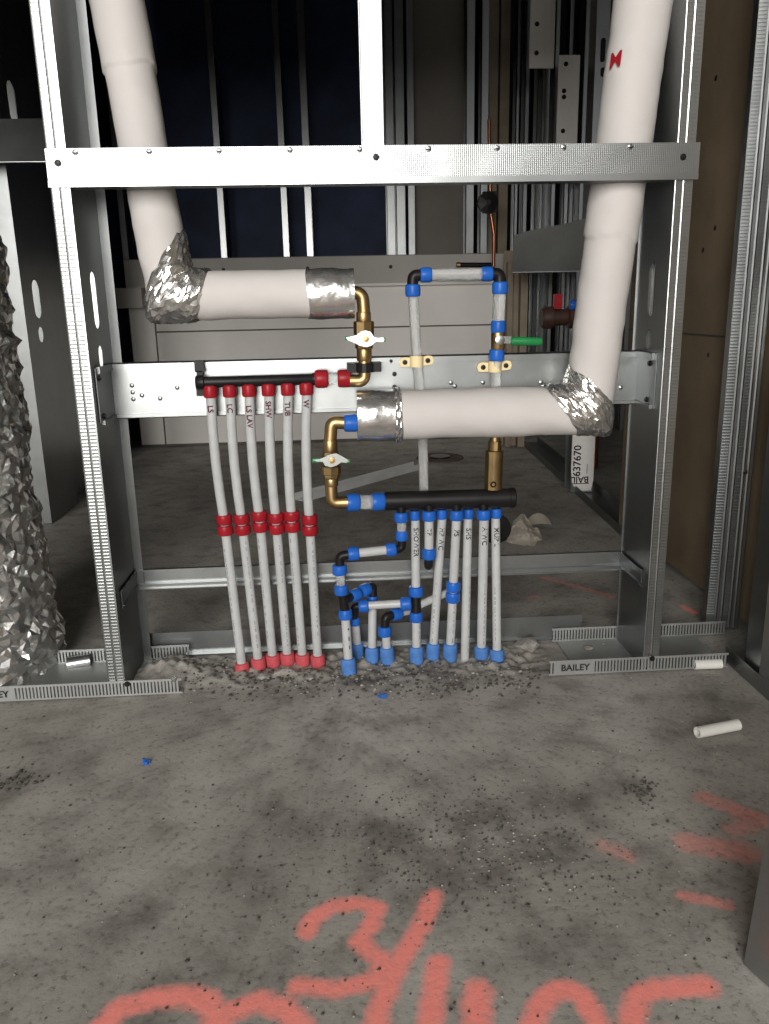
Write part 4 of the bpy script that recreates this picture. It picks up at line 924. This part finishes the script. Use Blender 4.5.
# white plastic offcuts
def offcut(label, p0, p1, rpx):
    a, c_ = G(*p0, 0.010), G(*p1, 0.010); r = 0.0098; a.z = c_.z = r+0.002
    d = (c_-a).normalized(); L = (c_-a).length
    t = thing('pipe_offcut', label, 'pipe offcut', (a+c_)/2-Z*r, 'white pipe offcuts')
    mb = MB(); mb.tube2(a, d, [(0.012, r*0.72), (0, r*0.72), (0, r), (L, r), (L, r*0.72), (L-0.012, r*0.72)], 16); build('tube_wall', mb, WHITEP, t, smooth=40)
offcut('white pipe offcut lying alone on the slab at the right', (697, 733.5), (738, 725.5), 6)
offcut('white pipe offcut lying against the right floor track', (694, 665.5), (721, 664.5), 5)
# blue scraps
for i, (x, y, lab) in enumerate(((146, 764, 'tiny blue plastic scrap alone on the left of the slab'), (380, 699, 'tiny blue plastic scrap in front of the risers'))):
    g = G(x, y); mb = MB(); t = thing('plastic_scrap', lab, 'plastic scrap', g)
    for k in range(4):
        a = Vector((random.uniform(-.006, .006), random.uniform(-.006, .006), 0.003)); 
        mb.box((a.x, a.y, 0.0005), (a.x+random.uniform(.003, .007), a.y+.004, random.uniform(.004, .010)), (X, Yv, Z), Vector((g.x, g.y, 0)))
    build('shard', mb, BLUE, t)
# rubble
def rock(c, r, sd, flat=0.7):
    rnd = random.Random(sd); vs = []
    base = [(1, 0, 0), (-1, 0, 0), (0, 1, 0), (0, -1, 0), (0, 0, 1), (0, 0, -1), (.6, .6, .6), (-.6, .6, .5), (.6, -.6, .6), (-.6, -.6, .5)]
    for q in base: vs.append(Vector(c)+Vector((q[0]*r*rnd.uniform(.7, 1.2), q[1]*r*rnd.uniform(.7, 1.2), q[2]*r*flat*rnd.uniform(.7, 1.2))))
    fs = [(0, 6, 8), (0, 2, 6), (2, 7, 6), (2, 1, 7), (1, 9, 7), (1, 3, 9), (3, 8, 9), (3, 0, 8), (4, 6, 7), (4, 7, 9), (4, 9, 8), (4, 8, 6), (5, 2, 0), (5, 1, 2), (5, 3, 1), (5, 0, 3)]
    return vs, fs
for i, (x, y, rp, lab) in enumerate(((528, 648, 15, 'large grey lump of broken concrete at the start of the right track'), (588, 650, 7, 'angular concrete chunk inside the right track, larger one'), (603, 646, 5, 'small dark concrete chunk inside the right track'),
        (262, 678, 8, 'flat pale concrete lump below the red base collars'), (150, 656, 12, 'tilted concrete slab fragment beside the left stud'), (310, 679, 7, 'pale concrete lump between red and blue base collars'))):
    g = G(x, y); g.z = fz(g.x, g.y); r = rp*mpp(g); mb = MB(); vs, fs = rock((g.x, g.y, g.z+r*0.25), r, i+3, 0.5); mb.add(vs, fs)
    e = build('concrete_chunk', mb, CONC, org=(g.x, g.y, 0)); tag(e, lab, 'rubble', 'broken concrete')
mb = MB(); mbd = MB()
def scatter(n_, fx_, rmin, rmax, target):
    for k in range(n_):
        x, y = fx_(); p = G(x, y)
        if p.y > 0.9 or abs(p.x) > 0.78: continue
        if -0.006 < p.y < 0.005 and (p.x < -0.30 or p.x > 0.42): continue
        r = random.uniform(rmin, rmax)*random.uniform(0.5, 1); z = fz(p.x, p.y) if p.y < 0.3 else 0
        vs, fs = rock((p.x, p.y, z+r*0.3), r, random.random()); target.add(vs, fs)
U = random.uniform; Gs = random.gauss
scatter(200, lambda: (U(180, 530), Gs(684, 8)), 0.0015, 0.004, mb)
scatter(150, lambda: (U(185, 530), Gs(668, 8)), 0.002, 0.006, mb)
scatter(140, lambda: (Gs(500, 60), Gs(845, 30)), 0.001, 0.0028, mb)
scatter(260, lambda: (U(5, 745), U(690, 1020)), 0.0008, 0.0022, mb)
scatter(60, lambda: (U(545, 725), U(670, 760)), 0.001, 0.003, mb)
scatter(800, lambda: (Gs(470, 100), Gs(840, 38)), 0.001, 0.003, mbd)
scatter(280, lambda: (U(5, 745), U(690, 1020)), 0.001, 0.003, mbd)
scatter(700, lambda: (U(180, 540), Gs(680, 9)), 0.0015, 0.005, mbd)
scatter(60, lambda: (Gs(20, 18), Gs(780, 6)), 0.002, 0.005, mbd)
scatter(60, lambda: (Gs(640, 10), Gs(790, 8)), 0.002, 0.004, mbd)
o = build('pale_gravel', mb, simple('pale_gravel', (0.33, 0.31, 0.28), 0.95, vary=0.4, scale=90), kind='stuff'); tag(o, 'pale gravel and concrete crumbs scattered over the slab', 'gravel')
o = build('dark_grit', mbd, simple('dark_grit', (0.085, 0.078, 0.068), 0.95, vary=0.4, scale=90), kind='stuff'); tag(o, 'dark grit and dirt crumbs scattered over the slab', 'grit')
